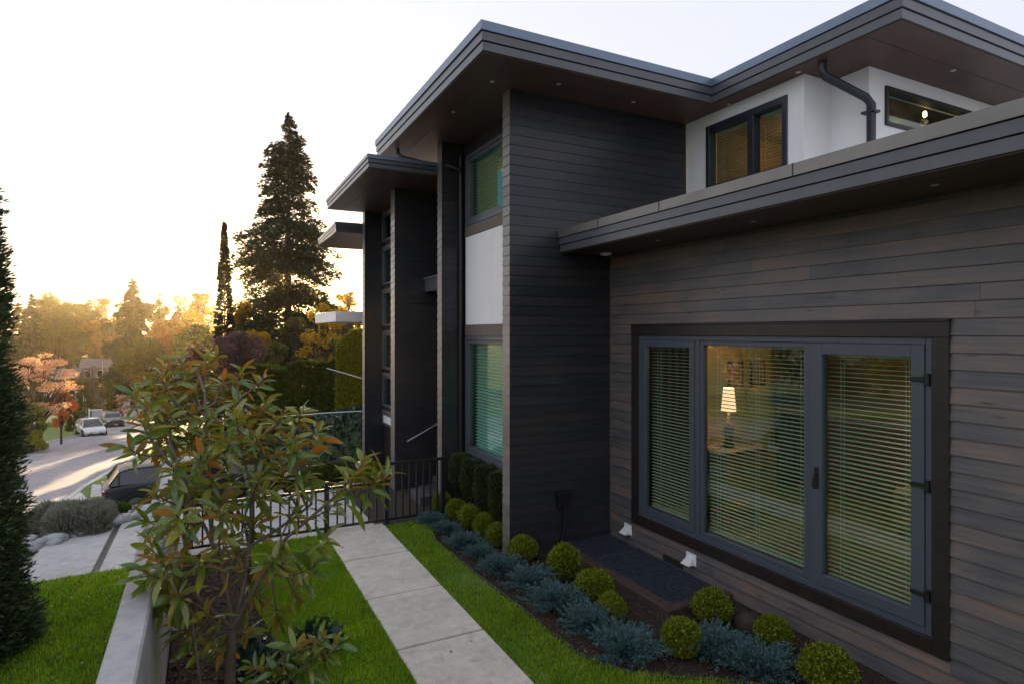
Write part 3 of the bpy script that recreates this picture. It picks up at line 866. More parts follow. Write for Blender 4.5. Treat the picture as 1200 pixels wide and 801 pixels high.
f = MB(); y0, y1 = 4.51, 4.64
f.box(W2[0], W2[0] + .045, y0, y1, W2[2], W2[3]).box(W2[1] - .045, W2[1], y0, y1, W2[2], W2[3]).box(W2[0] + .046, W2[1] - .046, y0, y1, W2[2], W2[2] + .045).box(W2[0] + .046, W2[1] - .046, y0, y1, W2[3] - .045, W2[3])
w2 = f.build('window', M['black'], house, .004)
box('glass_pane', W2[0] + .04, W2[1] - .04, 4.58, 4.586, W2[2] + .04, W2[3] - .04, M['glass'], w2)
MB().tube([(6.55, 4.72, ZS - .012), (6.55, 4.72, 5.99), (6.57, 4.70, 5.93), (6.98, 4.47, 5.67), (7.05, 4.45, 5.60), (7.05, 4.45, 4.25)], .05, 10).build('downpipe', M['navy'], house)
MB().box(6.985, 7.125, 4.385, 4.535, 5.49, 5.515).tube([(7.12, 4.42, 5.50), (7.16, 4.42, 5.53)], .012, 6).build('pipe_bracket', M['black'], house)

# --- rooms behind the glass


def room(x0, x1, y0, y1, z0, z1, wallm, floorm, ceilm, skip=()):
    t = .05
    if 'x0' not in skip: box('room_wall', x0 - t, x0, y0, y1, z0, z1, wallm, house)
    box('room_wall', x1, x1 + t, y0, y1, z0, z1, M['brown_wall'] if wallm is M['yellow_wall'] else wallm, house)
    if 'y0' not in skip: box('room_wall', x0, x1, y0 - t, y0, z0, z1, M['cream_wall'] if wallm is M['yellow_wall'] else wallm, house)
    box('room_wall', x0, x1, y1, y1 + t, z0, z1, wallm, house)
    box('room_floor', x0, x1, y0, y1, z0 - t, z0, floorm, house)
    box('room_ceiling', x0, x1, y0, y1, z1, z1 + t, ceilm, house)


room(5.46, 9.6, 1.6, 7.04, .30, 2.96, M['yellow_wall'], M['wood_floor'], M['cream_wall'], ('x0',))
box('room_wall', 5.452, 5.46, 1.6, 2.66, .3, 2.96, M['cream_wall'], house)
room(6.86, 9.8, 5.25, 7.05, 4.4, 6.08, M['brown_wall'], M['wood_floor'], M['brown_wall'], ('x0',))
room(7.37, 11.5, 4.75, 5.19, 4.4, 6.08, M['trim_dark'], M['wood_floor'], M['trim_dark'], ('y0',))
room(4.21, 6.4, 7.34, 9.64, .3, 2.95, M['cream_wall'], M['wood_floor'], M['cream_wall'], ('x0',))
room(4.21, 6.4, 7.34, 9.64, 4.4, 6.0, M['cream_wall'], M['wood_floor'], M['cream_wall'], ('x0',))
room(3.81, 5.6, 11.4, 13.44, .3, 5.5, M['brown_wall'], M['wood_floor'], M['brown_wall'], ('x0',))


def lamp_light(name, loc, power, col=(1, .72, .4), r_=.05):
    l = bpy.data.lights.new(name, 'POINT'); l.energy = power; l.color = col; l.shadow_soft_size = r_
    o = bpy.data.objects.new(name, l); o.location = loc
    COL.objects.link(o)
    return o


LAMPK = 0.34
tl = empty('table_lamp', (6.75, 6.35, 1.25), 'lit table lamp with cream shade glowing behind the middle window pane', 'lamp')
MB().tube([(6.75, 6.35, 1.77), (6.75, 6.35, 2.1)], [.105, .075], 20, cap=False).build('lamp_shade', M['shade'], tl)
MB().tube([(6.75, 6.35, 1.25), (6.75, 6.35, 1.28), (6.75, 6.35, 1.35), (6.75, 6.35, 1.5), (6.75, 6.35, 1.6), (6.75, 6.35, 1.78)], [.08, .08, .05, .07, .03, .012], 14).build('lamp_base', M['timber'], tl)
lb = lamp_light('lamp_bulb', (0, 0, 0), 30 * LAMPK); lb.parent = tl; lb.location = (0, 0, .68)
ch = empty('chest', (6.85, 6.45, .3), 'wooden chest of drawers under the lit lamp inside the room', 'chest')
box('chest_body', 6.3, 7.4, 6.05, 6.75, .36, 1.25, M['timber'], ch, .01)
for k in range(3): box('drawer', 6.34, 7.36, 6.03, 6.049, .42 + k * .27, .66 + k * .27, M['brown_wall'], ch, .005)
for k in range(2): box('leg', 6.32 + k * 1.0, 6.38 + k * 1.0, 6.08, 6.14, .3, .36, M['timber'], ch)
for i, x in enumerate((7.62, 8.12)):
    fp = empty('framed_picture', (x, 7.03, 2.2), ('small dark framed picture on the yellow wall nearer the lamp', 'small dark framed picture on the yellow wall farther from the lamp')[i], 'picture', 'pictures on the yellow wall')
    box('frame', x - .17, x + .17, 7.015, 7.038, 2.02, 2.44, M['black'], fp, .004)
    box('mount', x - .13, x + .13, 7.010, 7.0148, 2.06, 2.40, M['cream_wall'], fp)
    box('print', x - .07, x + .07, 7.006, 7.0098, 2.12, 2.33, M['brown_wall'], fp)
cu = MB()
for k in range(14): cu.tube([(6.9 + k * .07 + 1.55, 6.9 + .04 * (k % 2), .32), (6.9 + k * .07 + 1.55, 6.9 + .04 * (k % 2), 2.9)], .045, 6)
tag(cu.build('curtain', M['curtain']), 'dark hanging curtain at the end of the yellow wall inside', 'curtain')
cu = MB()
for k in range(17): cu.tube([(5.55 + k * .07, 6.93 + .04 * (k % 2), .32), (5.55 + k * .07, 6.93 + .04 * (k % 2), 2.9)], .045, 6)
tag(cu.build('curtain', M['curtain']), 'dark hanging curtain behind the narrow left pane of the big window', 'curtain')
so_ = empty('sofa', (8.2, 3.4, .3), 'pale sofa standing in the room behind the glazed door', 'sofa')
box('seat', 7.7, 8.6, 2.6, 4.4, .42, .75, M['cream_wall'], so_, .04)
box('backrest', 8.6, 8.85, 2.6, 4.4, .42, 1.2, M['cream_wall'], so_, .05)
for y in (2.4, 4.4): box('armrest', 7.7, 8.85, y, y + .2, .42, .95, M['cream_wall'], so_, .04)
for y in (2.5, 4.5):
    for x in (7.76, 8.78): box('leg', x - .03, x + .03, y - .03, y + .03, .3, .42, M['timber'], so_)
for (x, y, z, p) in ((8.4, 6.2, 5.85, 16), (9.1, 4.97, 5.98, 2)):
    bo = MB().tube([(x, y, z + .04), (x, y, z + .02), (x, y, z - .03), (x, y, z - .045)], [.012, .024, .024, .01], 10).build('pendant_bulb', M['bulb'])
    tag(bo, 'small glowing bulb seen through the ' + ('double upper window of the white wall' if x < 9 else 'wide awning window under the roof'), 'bulb')
    lamp_light('ceiling_bulb', (x, y, z - .12), p * LAMPK, (1, .6, .25))
lamp_light('room_bulb', (7.6, 4.2, 2.7), 22 * LAMPK, (1, .75, .45), .12)
lamp_light('bay_bulb', (5.6, 8.5, 2.6), 22 * LAMPK, (1, .85, .6), .1)
lamp_light('bay_bulb', (5.6, 8.5, 5.7), 20 * LAMPK, (1, .85, .6), .1)


def blind(x, y0, y1, z0, z1, label, pitch=.042, tilt=R(3), w=.046, joined=False, group='window blinds', sm='slat'):
    e = empty('venetian_blind', (x, (y0 + y1) / 2, z0), label, 'blind', group)
    box('head_rail', x - .02, x + .03, y0, y1, z1 - .05, z1, M[sm], e, .004)
    n = int((z1 - .06 - z0) / pitch)
    proto = None; mbj = MB()
    cx, sx = math.cos(tilt) * w / 2, math.sin(tilt) * w / 2
    for k in range(n):
        z = z1 - .07 - k * pitch
        if joined:
            mbj.obox((x, (y0 + y1) / 2, z), (cx, 0, sx), (0, (y1 - y0) / 2, 0), (-sx * .04, 0, cx * .04)); continue
        if proto is None:
            proto = MB().obox((x, (y0 + y1) / 2, z), (cx, 0, sx), (0, (y1 - y0) / 2, 0), (-sx * .04, 0, cx * .04)).build('slat', M['slat'], e)
        else:
            c = proto.copy(); COL.objects.link(c); c.location.z = -k * pitch
    if joined: mbj.build('slats', M[sm], e)['kind'] = 'stuff'
    cd = MB()
    for f_ in ((.16, .84) if y1 - y0 < 1.2 else (.1, .5, .9)):
        y = y0 + (y1 - y0) * f_
        for dx in (-.024, .024): cd.box(x + dx - .001, x + dx + .001, y - .0015, y + .0015, z1 - .05 - n * pitch, z1 - .04)
    cd.build('cord', M['white'], e)
    box('bottom_rail', x - .02, x + .02, y0, y1, z1 - .075 - n * pitch, z1 - .055 - n * pitch, M['slat'], e)
    return e


blind(XW + .14, 5.50, 6.37, .56, 2.75, 'lowered slatted blind in the narrow left pane of the big window')
blind(XW + .14, 3.95, 5.33, .54, 2.77, 'lowered slatted blind in the wide middle pane of the big window')
blind(XW + .14, 2.93, 3.80, .56, 2.72, 'lowered slatted blind inside the glazed door with black hinges')
blind(bx0 + .13, wy0 + .1, wy1 - .12, .94, 2.76, 'lowered slatted blind in the tall green tinted window', sm='slat_teal', tilt=R(18), pitch=.052, w=.05, joined=True)
blind(bx0 + .13, 8.56, wy1 - .12, 4.76, 5.8, 'slatted blind in the upper window under the main roof', pitch=.05, w=.05, joined=True)
tag(box('reflection_panel', bx0 + .10, bx0 + .11, 8.30, 8.53, 4.76, 5.42, M['white']), 'white panel imitating a sky reflection in the right side of the upper bay window', 'reflection panel')  # white panel stands in for the sky mirrored in the glass
blind(6.80, 5.34, 5.80, 5.05, 5.86, 'slatted blind before the orange lit pane in the white wall', joined=True)
blind(6.80, 5.90, 6.60, 5.05, 5.86, 'slatted blind in the dimmer pane in the white wall', joined=True)

# --- window well grate and its timber edging
gr = empty('window_well_grate', (4.8, 6, 0), 'dark metal grate of three panels over the window well', 'grate')
gx0, gx1 = 4.43, 5.19
for a, b in ((4.955, 5.66), (5.67, 6.385), (6.395, 7.08)):
    m_ = MB()
    for y in (a, b - .02): m_.box(gx0, gx1, y, y + .02, -.03, .012)
    for x in (gx0, gx1 - .02): m_.box(x, x + .02, a + .021, b - .021, -.03, .011)
    for x in np.arange(gx0 + .05, gx1 - .03, .052): m_.box(x - .006, x + .006, a + .021, b - .021, -.02, .009)
    for y in np.arange(a + .06, b - .03, .07): m_.box(gx0 + .021, gx1 - .021, y - .006, y + .006, -.018, .006)
    m_.build('grate_panel', M['grate'], gr)
box('well_pit', 4.40, 5.22, 4.93, 7.1, -.9, -.052, M['rubber'], gr)
te = empty('timber_edging', (4.3, 6, 0), 'brown timber boards edging the left and near sides of the grate', 'edging')
box('timber_board', 4.29, 4.425, 4.83, 6.03, -.25, .022, M['timber'], te, .008)
box('timber_board', 4.29, 4.425, 6.036, 7.07, -.25, .018, M['timber'], te, .008)
box('timber_board', 4.428, 5.20, 4.83, 4.945, -.25, .03, M['timber'], te, .008)

# ------------------------------------------------------------------ retaining wall, railing
rw_ = MB()
rw_.box(-.455, -.285, -2, 2.9, -1.2, 1.245).box(-.455, -.285, 2.906, 8.8, -1.2, 1.243)
tag(rw_.build('retaining_wall', M['wall_concrete'], None, .012), 'long grey concrete garden wall between lawn and magnolia bed', 'wall')


def railing(name, x0, x1, y, z0, z1, label, posts, rz=None, n=None):
    e = empty(name, ((x0 + x1) / 2, y, z0), label, 'railing')
    MB().box(x0, x1, y - .025, y + .025, z1 - .042, z1).build('rail', M['black'], e, .004)
    MB().box(x0, x1, y - .015, y + .015, z0 + .045, z0 + .08).build('rail', M['black'], e, .003)
    n = n or int(round((x1 - x0) / .118))
    p = None
    for k in range(1, n):
        x = x0 + (x1 - x0) * k / n
        if p is None:
            p = box('baluster', x - .0115, x + .0115, y - .0115, y + .0115, z0 + .081, z1 - .043, M['black'], e); px = x
        else:
            c = p.copy(); COL.objects.link(c); c.location.x = x - px
    for x, zt in posts:
        box('post', x - .032, x + .032, y - .032, y + .032, z0 - .02, zt, M['black'], e, .004)
        box('post_cap', x - .036, x + .036, y - .036, y + .036, zt + .001, zt + .014, M['black'], e, .004)
        box('base_plate', x - .06, x + .06, y - .06, y + .06, z0 - .019, z0 + .008, M['black'], e)
    return e


YF = 9.06
railing('metal_railing', -.25, 1.57, YF, -.01, .63, 'black metal railing standing behind the magnolia left of the path', [(-.2, .72), (.6, .72)])
railing('metal_gate', 1.635, 2.445, YF, -.005, .655, 'low black barred gate closing the end of the path', [(1.60, .72), (2.48, .81)])
railing('metal_railing', 2.515, 3.42, YF + .02, -.01, .92, 'taller black railing between the gate and the house fin', [(3.40, .915)])

# ------------------------------------------------------------------ foliage builders


def quads(C, A, B, name, mat, parent=None, world_space=True):
    """one quad per centre C with half axes A, B (n,3)"""
    n = len(C)
    V = np.stack([C - A - B * .25, C - A * .1 - B, C + A, C - A * .1 + B], 1).reshape(-1, 3)
    Fc = np.arange(n * 4).reshape(n, 4)
    return link(name, np_mesh(name, V, Fc), mat, parent, world_space)


def unit(v):
    return v / np.maximum(np.linalg.norm(v, axis=1, keepdims=True), 1e-9)


def leaf_axes(D, l, w, jit=.6):
    """leaf long axis along D with jitter, random roll"""
    n = len(D)
    D = unit(D + rng.normal(0, jit, (n, 3)))
    Rn = unit(np.cross(D, rng.normal(0, 1, (n, 3))))
    L_ = l * rng.uniform(.7, 1.3, (n, 1)); W_ = w * rng.uniform(.7, 1.3, (n, 1))
    return D * L_ / 2, Rn * W_ / 2


def ball_points(n, r, flat=1.0, shell=.22, lump=.06):
    D = unit(rng.normal(0, 1, (n, 3)))
    ph = rng.uniform(0, 6, 6)
    k = 1 + lump * (np.sin(D[:, 0] * 5 + ph[0]) + np.sin(D[:, 1] * 6 + ph[1]) + np.sin(D[:, 2] * 5 + ph[2]))
    rad = r * k * (1 - shell * rng.random(n) ** 1.6)
    Pn = D * rad[:, None]; Pn[:, 2] *= flat
    return Pn, D


# clipped boxwood balls -------------------------------------------------
def boxwood_meshes():
    out = []
    for s in range(5):
        Pn, D = ball_points(6200, .98, .95, .30, .022)
        Pn[:300] *= rng.uniform(1.02, 1.13, (300, 1))      # stray shoots past the clipped surface
        Pn[:, 2] += .86
        keep = Pn[:, 2] > .02
        A, B = leaf_axes(D[keep] + np.array([0, 0, .4]), .15, .085, .7)
        C = Pn[keep]; n = len(C)
        V = np.stack([C - A - B * .25, C - A * .1 - B, C + A, C - A * .1 + B], 1).reshape(-1, 3)
        out.append(np_mesh('boxwood_foliage', V, np.arange(n * 4).reshape(n, 4)))
        out[-1].materials.append(M['boxwood'])
    return out


BX = boxwood_meshes()
core = MB()
core_me = None
nm = ['first', 'second', 'third', 'fourth', 'fifth', 'sixth', 'seventh', 'eighth', 'ninth', 'tenth', 'eleventh', 'twelfth', 'thirteenth']
box_at = [(3.50, 9.36, .19), (3.56, 8.93, .19), (3.585, 8.46, .20), (3.66, 8.05, .20), (3.66, 7.60, .18), (3.70, 6.93, .20), (3.88, 6.22, .235), (3.83, 5.50, .215), (3.72, 5.02, .17),
          (3.92, 4.22, .20), (4.62, 4.55, .195), (4.70, 3.88, .19), (4.60, 3.28, .23)]
for i, (x, y, r_) in enumerate(box_at):
    lean = rng.uniform(-.16, .16, 2)
    where = ('beside the black railing' if i == 0 else nm[i] + ' boxwood in the row counted from the black railing')
    o = empty('boxwood_shrub', (x, y, -.05), 'clipped yellow-green boxwood ball, ' + where, 'shrub', 'clipped boxwood balls along the bed', rz=rng.uniform(0, 6))
    f_ = link('foliage', BX[i % 5], None, o, False); f_.scale = (r_ * rng.uniform(.88, 1.05), r_ * rng.uniform(.88, 1.05), r_ * rng.uniform(.88, 1.0))
    f_.rotation_euler = (lean[0], lean[1], rng.uniform(0, 6))
    c_ = MB()
    c_.tube([(0, 0, -.02), (0, 0, .1), (.01, 0, r_ * .9)], [.02, .017, .008], 6)
    st = link('stem', c_.mesh('stem'), M['trunk'], o, False)


# blue spreading junipers ------------------------------------------------
def juniper_mesh(seed):
    g = np.random.default_rng(seed)
    C, D = [], []
    for b in range(150):
        az = g.uniform(0, 2 * math.pi); el = g.uniform(.12, 1.45) ** 1.0
        ln = g.uniform(.65, 1.0) * (.75 + .35 * math.cos(el))
        d0 = np.array([math.cos(az) * math.cos(el), math.sin(az) * math.cos(el), math.sin(el) * .72])
        m = 70
        t = np.linspace(.25, 1, m)[:, None]
        bend = np.array([math.cos(az) * .2, math.sin(az) * .2, .10])
        p = d0 * ln * t + bend * t ** 2
        side = g.normal(0, 1, (m, 3)) * (.11 * (1.15 - t))
        C.append(p + side); D.append(np.repeat((d0 + bend * 1.5)[None], m, 0) + side * 5)
    C = np.concatenate(C); D = np.concatenate(D)
    keep = C[:, 2] > .0
    C, D = C[keep], D[keep]
    A, B = leaf_axes(D, .085, .030, .36)
    n = len(C)
    V = np.stack([C - A - B * .4, C - A * .1 - B, C + A, C - A * .1 + B], 1).reshape(-1, 3)
    me = np_mesh('juniper_foliage', V, np.arange(n * 4).reshape(n, 4)); me.materials.append(M['juniper'])
    return me


JU = [juniper_mesh(s) for s in (3, 4, 5)]
jun_at = [(3.14, 8.86, .25), (3.20, 8.42, .27), (3.20, 7.72, .29), (3.24, 7.30, .25), (3.26, 6.72, .31), (3.42, 6.18, .36), (3.38, 5.58, .36), (3.44, 5.00, .35), (3.44, 4.45, .38),
          (4.16, 4.12, .36), (4.32, 3.72, .35), (4.42, 2.95, .26)]
for i, (x, y, r_) in enumerate(jun_at):
    o = empty('juniper_shrub', (x, y, -.05), 'spreading blue juniper, ' + ('nearest the railing' if i == 0 else nm[i] + ' along the bed counted from the railing'), 'shrub', 'blue junipers along the bed edge', rz=rng.uniform(0, 6))
    f_ = link('foliage', JU[i % 3], None, o, False); f_.scale = (r_ * .94, r_ * rng.uniform(.84, 1.05), r_ * rng.uniform(.8, 1.05))
    c_ = MB()
    for k in range(5):
        a = k * 1.26; c_.tube([(0, 0, 0), (math.cos(a) * r_ * .3, math.sin(a) * r_ * .3, r_ * .25), (math.cos(a) * r_ * .6, math.sin(a) * r_ * .6, r_ * .4)], [.012, .009, .004], 5)
    link('stem', c_.mesh('stem'), M['trunk'], o, False)

# narrow clipped yews under the bay window --------------------------------
for i, (x, y) in enumerate(((3.80, 9.33), (3.80, 8.86), (3.82, 8.38), (3.82, 7.86))):
    hgt = .86
    n = 6500
    t = rng.random(n) ** .8
    rad = (.085 + .095 * smooth(.1, .65, t) ) * np.where(t > .9, np.sqrt(np.clip((1.0 - t) / .1, 0, 1)) * .5 + .5, 1)
    az = rng.uniform(0, 2 * math.pi, n)
    rr = rad * (1 + .12 * np.sin(az * 3 + t * 9 + i)) * (1 - .3 * rng.random(n) ** 2)
    C = np.stack([np.cos(az) * rr, np.sin(az) * rr, .06 + t * hgt], 1)
    top = rng.random(n) < .12
    rt = np.sqrt(rng.random(n)) * .16
    C[top] = np.stack([np.cos(az) * rt, np.sin(az) * rt, np.full(n, .06 + hgt) + rng.normal(0, .012, n)], 1)[top]
    D = np.stack([np.cos(az), np.sin(az), np.full(n, .8)], 1)
    A, B = leaf_axes(D, .036, .013, .5)
    o = empty('clipped_yew', (x, y, -.05), 'narrow clipped yew column under the tall window, ' + ('closest to the railing', 'second from the railing', 'third from the railing', 'partly behind the near fin')[i], 'shrub', 'clipped yew columns under the window')
    quads(C, A, B, 'foliage', M['yew'], o, False)
    c_ = MB().tube([(0, 0, 0), (0, 0, .5)], [.02, .012], 6); link('stem', c_.mesh('stem'), M['trunk'], o, False)

# tall cedar hedge at the left edge ----------------------------------------
def cedar(loc, h, r_, n, label, seed, mat, lsz=(.075, .02), group=None, name='cedar_tree', taper=.55):
    g = np.random.default_rng(seed)
    o = empty(name, loc, label, 'tree', group)
    nb = n // 26
    t = g.random(nb) ** 1.25
    az = g.uniform(0, 2 * math.pi, nb)
    prof = r_ * (1 - t) ** taper * (1 + .16 * np.sin(az * 4 + t * 17) + .10 * np.sin(t * 31 + az) + g.normal(0, .13, nb))
    C, D = [], []
    m = 26
    for k in range(nb):
        out = np.array([math.cos(az[k]), math.sin(az[k]), g.uniform(.1, .9)])
        base = np.array([math.cos(az[k]) * prof[k] * .72, math.sin(az[k]) * prof[k] * .72, t[k] * h])
        ln = .24 * r_ + .06
        s = np.linspace(0, 1, m)[:, None]
        fan = unit(np.cross(out, g.normal(0, 1, 3))[None])
        sp = g.uniform(-1, 1, (m, 1)) * s * .09
        ln *= .25 + .75 * min(1, prof[k] / (.6 * r_))
        p = base + out * ln * s + fan * sp + np.array([0, 0, -.05]) * s ** 2
        C.append(p); D.append(out + fan * sp * 9)
    C = np.concatenate(C); D = np.concatenate(D)
    A, B = leaf_axes(D, lsz[0], lsz[1], .3)
    # local space
    quads(C, A, B, 'foliage', mat, o, False)
    c_ = MB().tube([(0, 0, -.1), (0, 0, h * .5), (0, 0, h * .97)], [.06, .045, .006], 8); link('trunk', c_.mesh('trunk'), M['trunk'], o, False)
    return o


cx, cy = at(-54, 4.6)
cedar((cx, cy, LZ - .05), 4.25, .42, 130000, 'tall dark cedar filling the left edge of the picture', 11, M['cedar'], (.052, .013))

# ------------------------------------------------------------------ magnolia
base = P3(268, 905, 4.25); base.z = -.08
mag = empty('magnolia_tree', base, 'young magnolia with glossy green leaves and rusty undersides in the planter', 'tree')


def catmull(p0, p1, bend, n=5):
    p0, p1 = Vector(p0), Vector(p1)
    mid = (p0 + p1) / 2 + Vector(bend)
    return [p0 * (1 - t) ** 2 + mid * 2 * t * (1 - t) + p1 * t * t for t in [i / n for i in range(n + 1)]]


F0 = P3(272, 735, 4.25)
mids = {'a': (P3(250, 640, 4.15), 'f'), 'b': (P3(292, 640, 4.35), 'f'), 'c': (P3(222, 585, 4.05), 'a'), 'd': (P3(335, 630, 4.3), 'f'), 'e': (P3(243, 520, 4.3), 'a'),
        'g': (P3(300, 540, 4.5), 'b'), 'h': (P3(198, 520, 4.2), 'c'), 'i': (P3(405, 570, 4.35), 'd'), 'j': (P3(240, 460, 4.6), 'e'), 'k': (P3(315, 500, 4.4), 'g'),
        'l': (P3(190, 650, 3.95), 'f'), 'm': (P3(340, 760, 3.9), None), 'n': (P3(365, 590, 4.6), 'b'), 'o': (P3(275, 590, 4.7), 'b'),
        'p': (P3(205, 470, 4.5), 'e'), 'q': (P3(278, 455, 4.75), 'g'), 's': (P3(228, 425, 5.0), 'j'), 't': (P3(262, 500, 4.9), 'e')}
wood = MB()
wood.tube([base, Vector((base.x + .01, base.y, .55)), F0], [.042, .037, .03], 10)
TW = {}
for k, (p, par) in mids.items():
    if par is None:
        b2 = P3(318, 830, 3.95)
        wood.tube(catmull(Vector((base.x + .1, base.y - .12, -.08)), p, (0, 0, .05)), [.014, .013, .012, .011, .01, .009], 6)
        continue
    q = F0 if par == 'f' else mids[par][0]
    r0 = .020 if par == 'f' else .013
    wood.tube(catmull(q, p, (random.uniform(-.04, .04), random.uniform(-.04, .04), random.uniform(-.05, .02))), [r0 * (1 - .07 * i) for i in range(6)], 7)
# slim bare stem in the soil at left
wood.tube([P3(238, 830, 3.95), P3(228, 745, 3.95), P3(222, 712, 3.95)], [.009, .008, .006], 6)
tips = [(186, 700, 3.9, 'l'), (204, 722, 4.0, 'f'), (226, 738, 4.1, 'f'), (252, 752, 4.3, 'f'), (288, 726, 4.4, 'f'), (305, 690, 4.5, 'b'), (325, 712, 4.4, 'd'), (296, 770, 3.8, 'm'), (352, 690, 4.4, 'd'), (180, 672, 4.0, 'l'), (395, 742, 3.9, 'm'), (365, 765, 3.8, 'm'),
        (333, 470, 4.4, 'k'), (300, 500, 4.2, 'k'), (375, 492, 4.5, 'k'), (425, 528, 4.4, 'i'), (452, 542, 4.35, 'i'), (408, 548, 4.2, 'i'), (360, 522, 4.4, 'n'), (270, 505, 4.1, 'e'), (235, 520, 4.0, 'e'),
        (203, 535, 3.9, 'h'), (165, 480, 4.1, 'h'), (150, 512, 4.0, 'h'), (155, 452, 4.5, 'h'), (182, 438, 4.7, 'h'), (215, 428, 4.8, 'j'), (240, 408, 5.0, 'j'), (262, 432, 4.8, 'j'), (282, 455, 4.7, 'j'),
        (220, 470, 4.5, 'j'), (250, 475, 4.4, 'j'), (305, 545, 4.1, 'g'), (345, 585, 4.3, 'd'), (383, 618, 4.2, 'd'), (258, 585, 3.9, 'a'), (206, 590, 3.7, 'c'), (188, 645, 3.7, 'l'), (168, 655, 3.8, 'l'),
        (232, 645, 3.8, 'a'), (180, 565, 3.9, 'c'), (300, 600, 4.4, 'o'), (368, 650, 4.2, 'd'), (345, 655, 4.5, 'd'), (315, 565, 4.6, 'o'), (352, 555, 4.5, 'n'), (395, 575, 4.5, 'n'), (212, 690, 3.8, 'l'),
        (240, 705, 4.0, 'f'), (345, 748, 3.85, 'm'), (378, 735, 3.9, 'm'), (322, 775, 3.8, 'm'), (300, 790, 3.8, 'm'), (172, 600, 3.8, 'c'), (250, 550, 4.1, 'e'), (285, 480, 4.5, 'k'), (345, 500, 4.3, 'k'),
        (225, 560, 4.4, 'e'), (197, 470, 4.4, 'h'), (230, 440, 4.7, 'j'), (300, 470, 4.8, 'j'), (270, 545, 4.5, 'o'), (200, 500, 4.5, 'h'), (330, 530, 4.6, 'n'), (290, 660, 4.4, 'b'), (262, 620, 4.5, 'a'), (175, 620, 4.1, 'l'),
        (205, 610, 4.3, 'c'), (222, 500, 4.8, 'j'), (185, 500, 4.7, 'h'), (260, 470, 4.9, 'j'), (440, 555, 4.3, 'i'), (205, 440, 4.9, 'j'), (172, 430, 4.8, 'h'), (310, 430, 5.0, 'j'), (285, 420, 5.1, 'j'), (355, 470, 4.7, 'k'), (320, 640, 4.0, 'd')]


for _ in range(16):
    for _t in range(60):
        u_, v_ = random.uniform(150, 345), random.uniform(405, 640)
        if ((u_ - 245) / 100) ** 2 + ((v_ - 520) / 118) ** 2 < 1: break
    best = min(mids, key=lambda k: (mids[k][1] is None) * 9 + (Vector(P3(u_, v_ + 60, 4.5)) - mids[k][0]).length)
    tips.append((u_, v_, random.uniform(4.1, 5.0), best))


for _ in range(18):
    u_, v_ = random.uniform(150, 340), random.uniform(398, 470)
    if v_ < 420 and not 180 < u_ < 300: v_ += 25
    best = min(('j', 's', 'p', 'q', 'h', 'k'), key=lambda k: (Vector(P3(u_, v_ + 40, 5.0)) - mids[k][0]).length)
    tips.append((u_, v_, random.uniform(4.8, 5.3), best))


def leaf_shape(ln, wd, curl, fold, seed):
    g = random.Random(seed); tw = g.uniform(-.16, .16); sb = g.uniform(-.10, .10)
    nseg = 6
    V, Fc = [], []
    for i in range(nseg + 1):
        t = i / nseg
        w = wd * (math.sin(math.pi * min(1, t * .97 + .02)) ** .75) * (1.05 - .25 * t) if 0 < i < nseg else .004
        y = ln * t
        z = curl * ln * t * t
        wv = g.uniform(-.006, .006)
        V += [(-w / 2 + sb * t * t, y, z + fold * w + wv - tw * w * t * 4), (sb * t * t, y, z), (w / 2 + sb * t * t, y, z + fold * w - wv + tw * w * t * 4)]
    for i in range(nseg):
        a = i * 3
        Fc += [(a, a + 1, a + 4, a + 3), (a + 1, a + 2, a + 5, a + 4)]
    return V, Fc


LEAVES = []
for s in range(8):
    V, Fc = leaf_shape(1.0, .25 + .035 * (s % 3), -.06 - .16 * (s % 4), .18 + .05 * (s % 3), s)
    LEAVES.append((np.array(V), np.array(Fc)))
leaf_me = []
for V, Fc in LEAVES:
    m_ = np_mesh('leaf', V, Fc, True); m_.materials.append(M['magnolia']); leaf_me.append(m_)
old_me = np_mesh('leaf', LEAVES[2][0], LEAVES[2][1], True); old_me.materials.append(M['magnolia_old'])
leaf_list = []           # (matrix, mesh index, size on screen)


def put_leaf(p, d, ln, roll, old=False):
    d = Vector(d).normalized()
    up = Vector((0, 0, 1))
    side = d.cross(up)
    if side.length < .1: side = d.cross(Vector((math.cos(roll), math.sin(roll), 0)))
    side.normalize()
    nrm = side.cross(d).normalized()
    rot = Matrix((side, d, nrm)).transposed().to_4x4()
    Mx = Matrix.Translation(p) @ rot @ Matrix.Rotation(random.gauss(0, .45), 4, 'Y') @ Matrix.Diagonal((ln, ln, ln, 1))
    dep = p.x * FW[0] + p.y * FW[1]
    leaf_list.append((ln / dep, Mx, random.randrange(8), old))


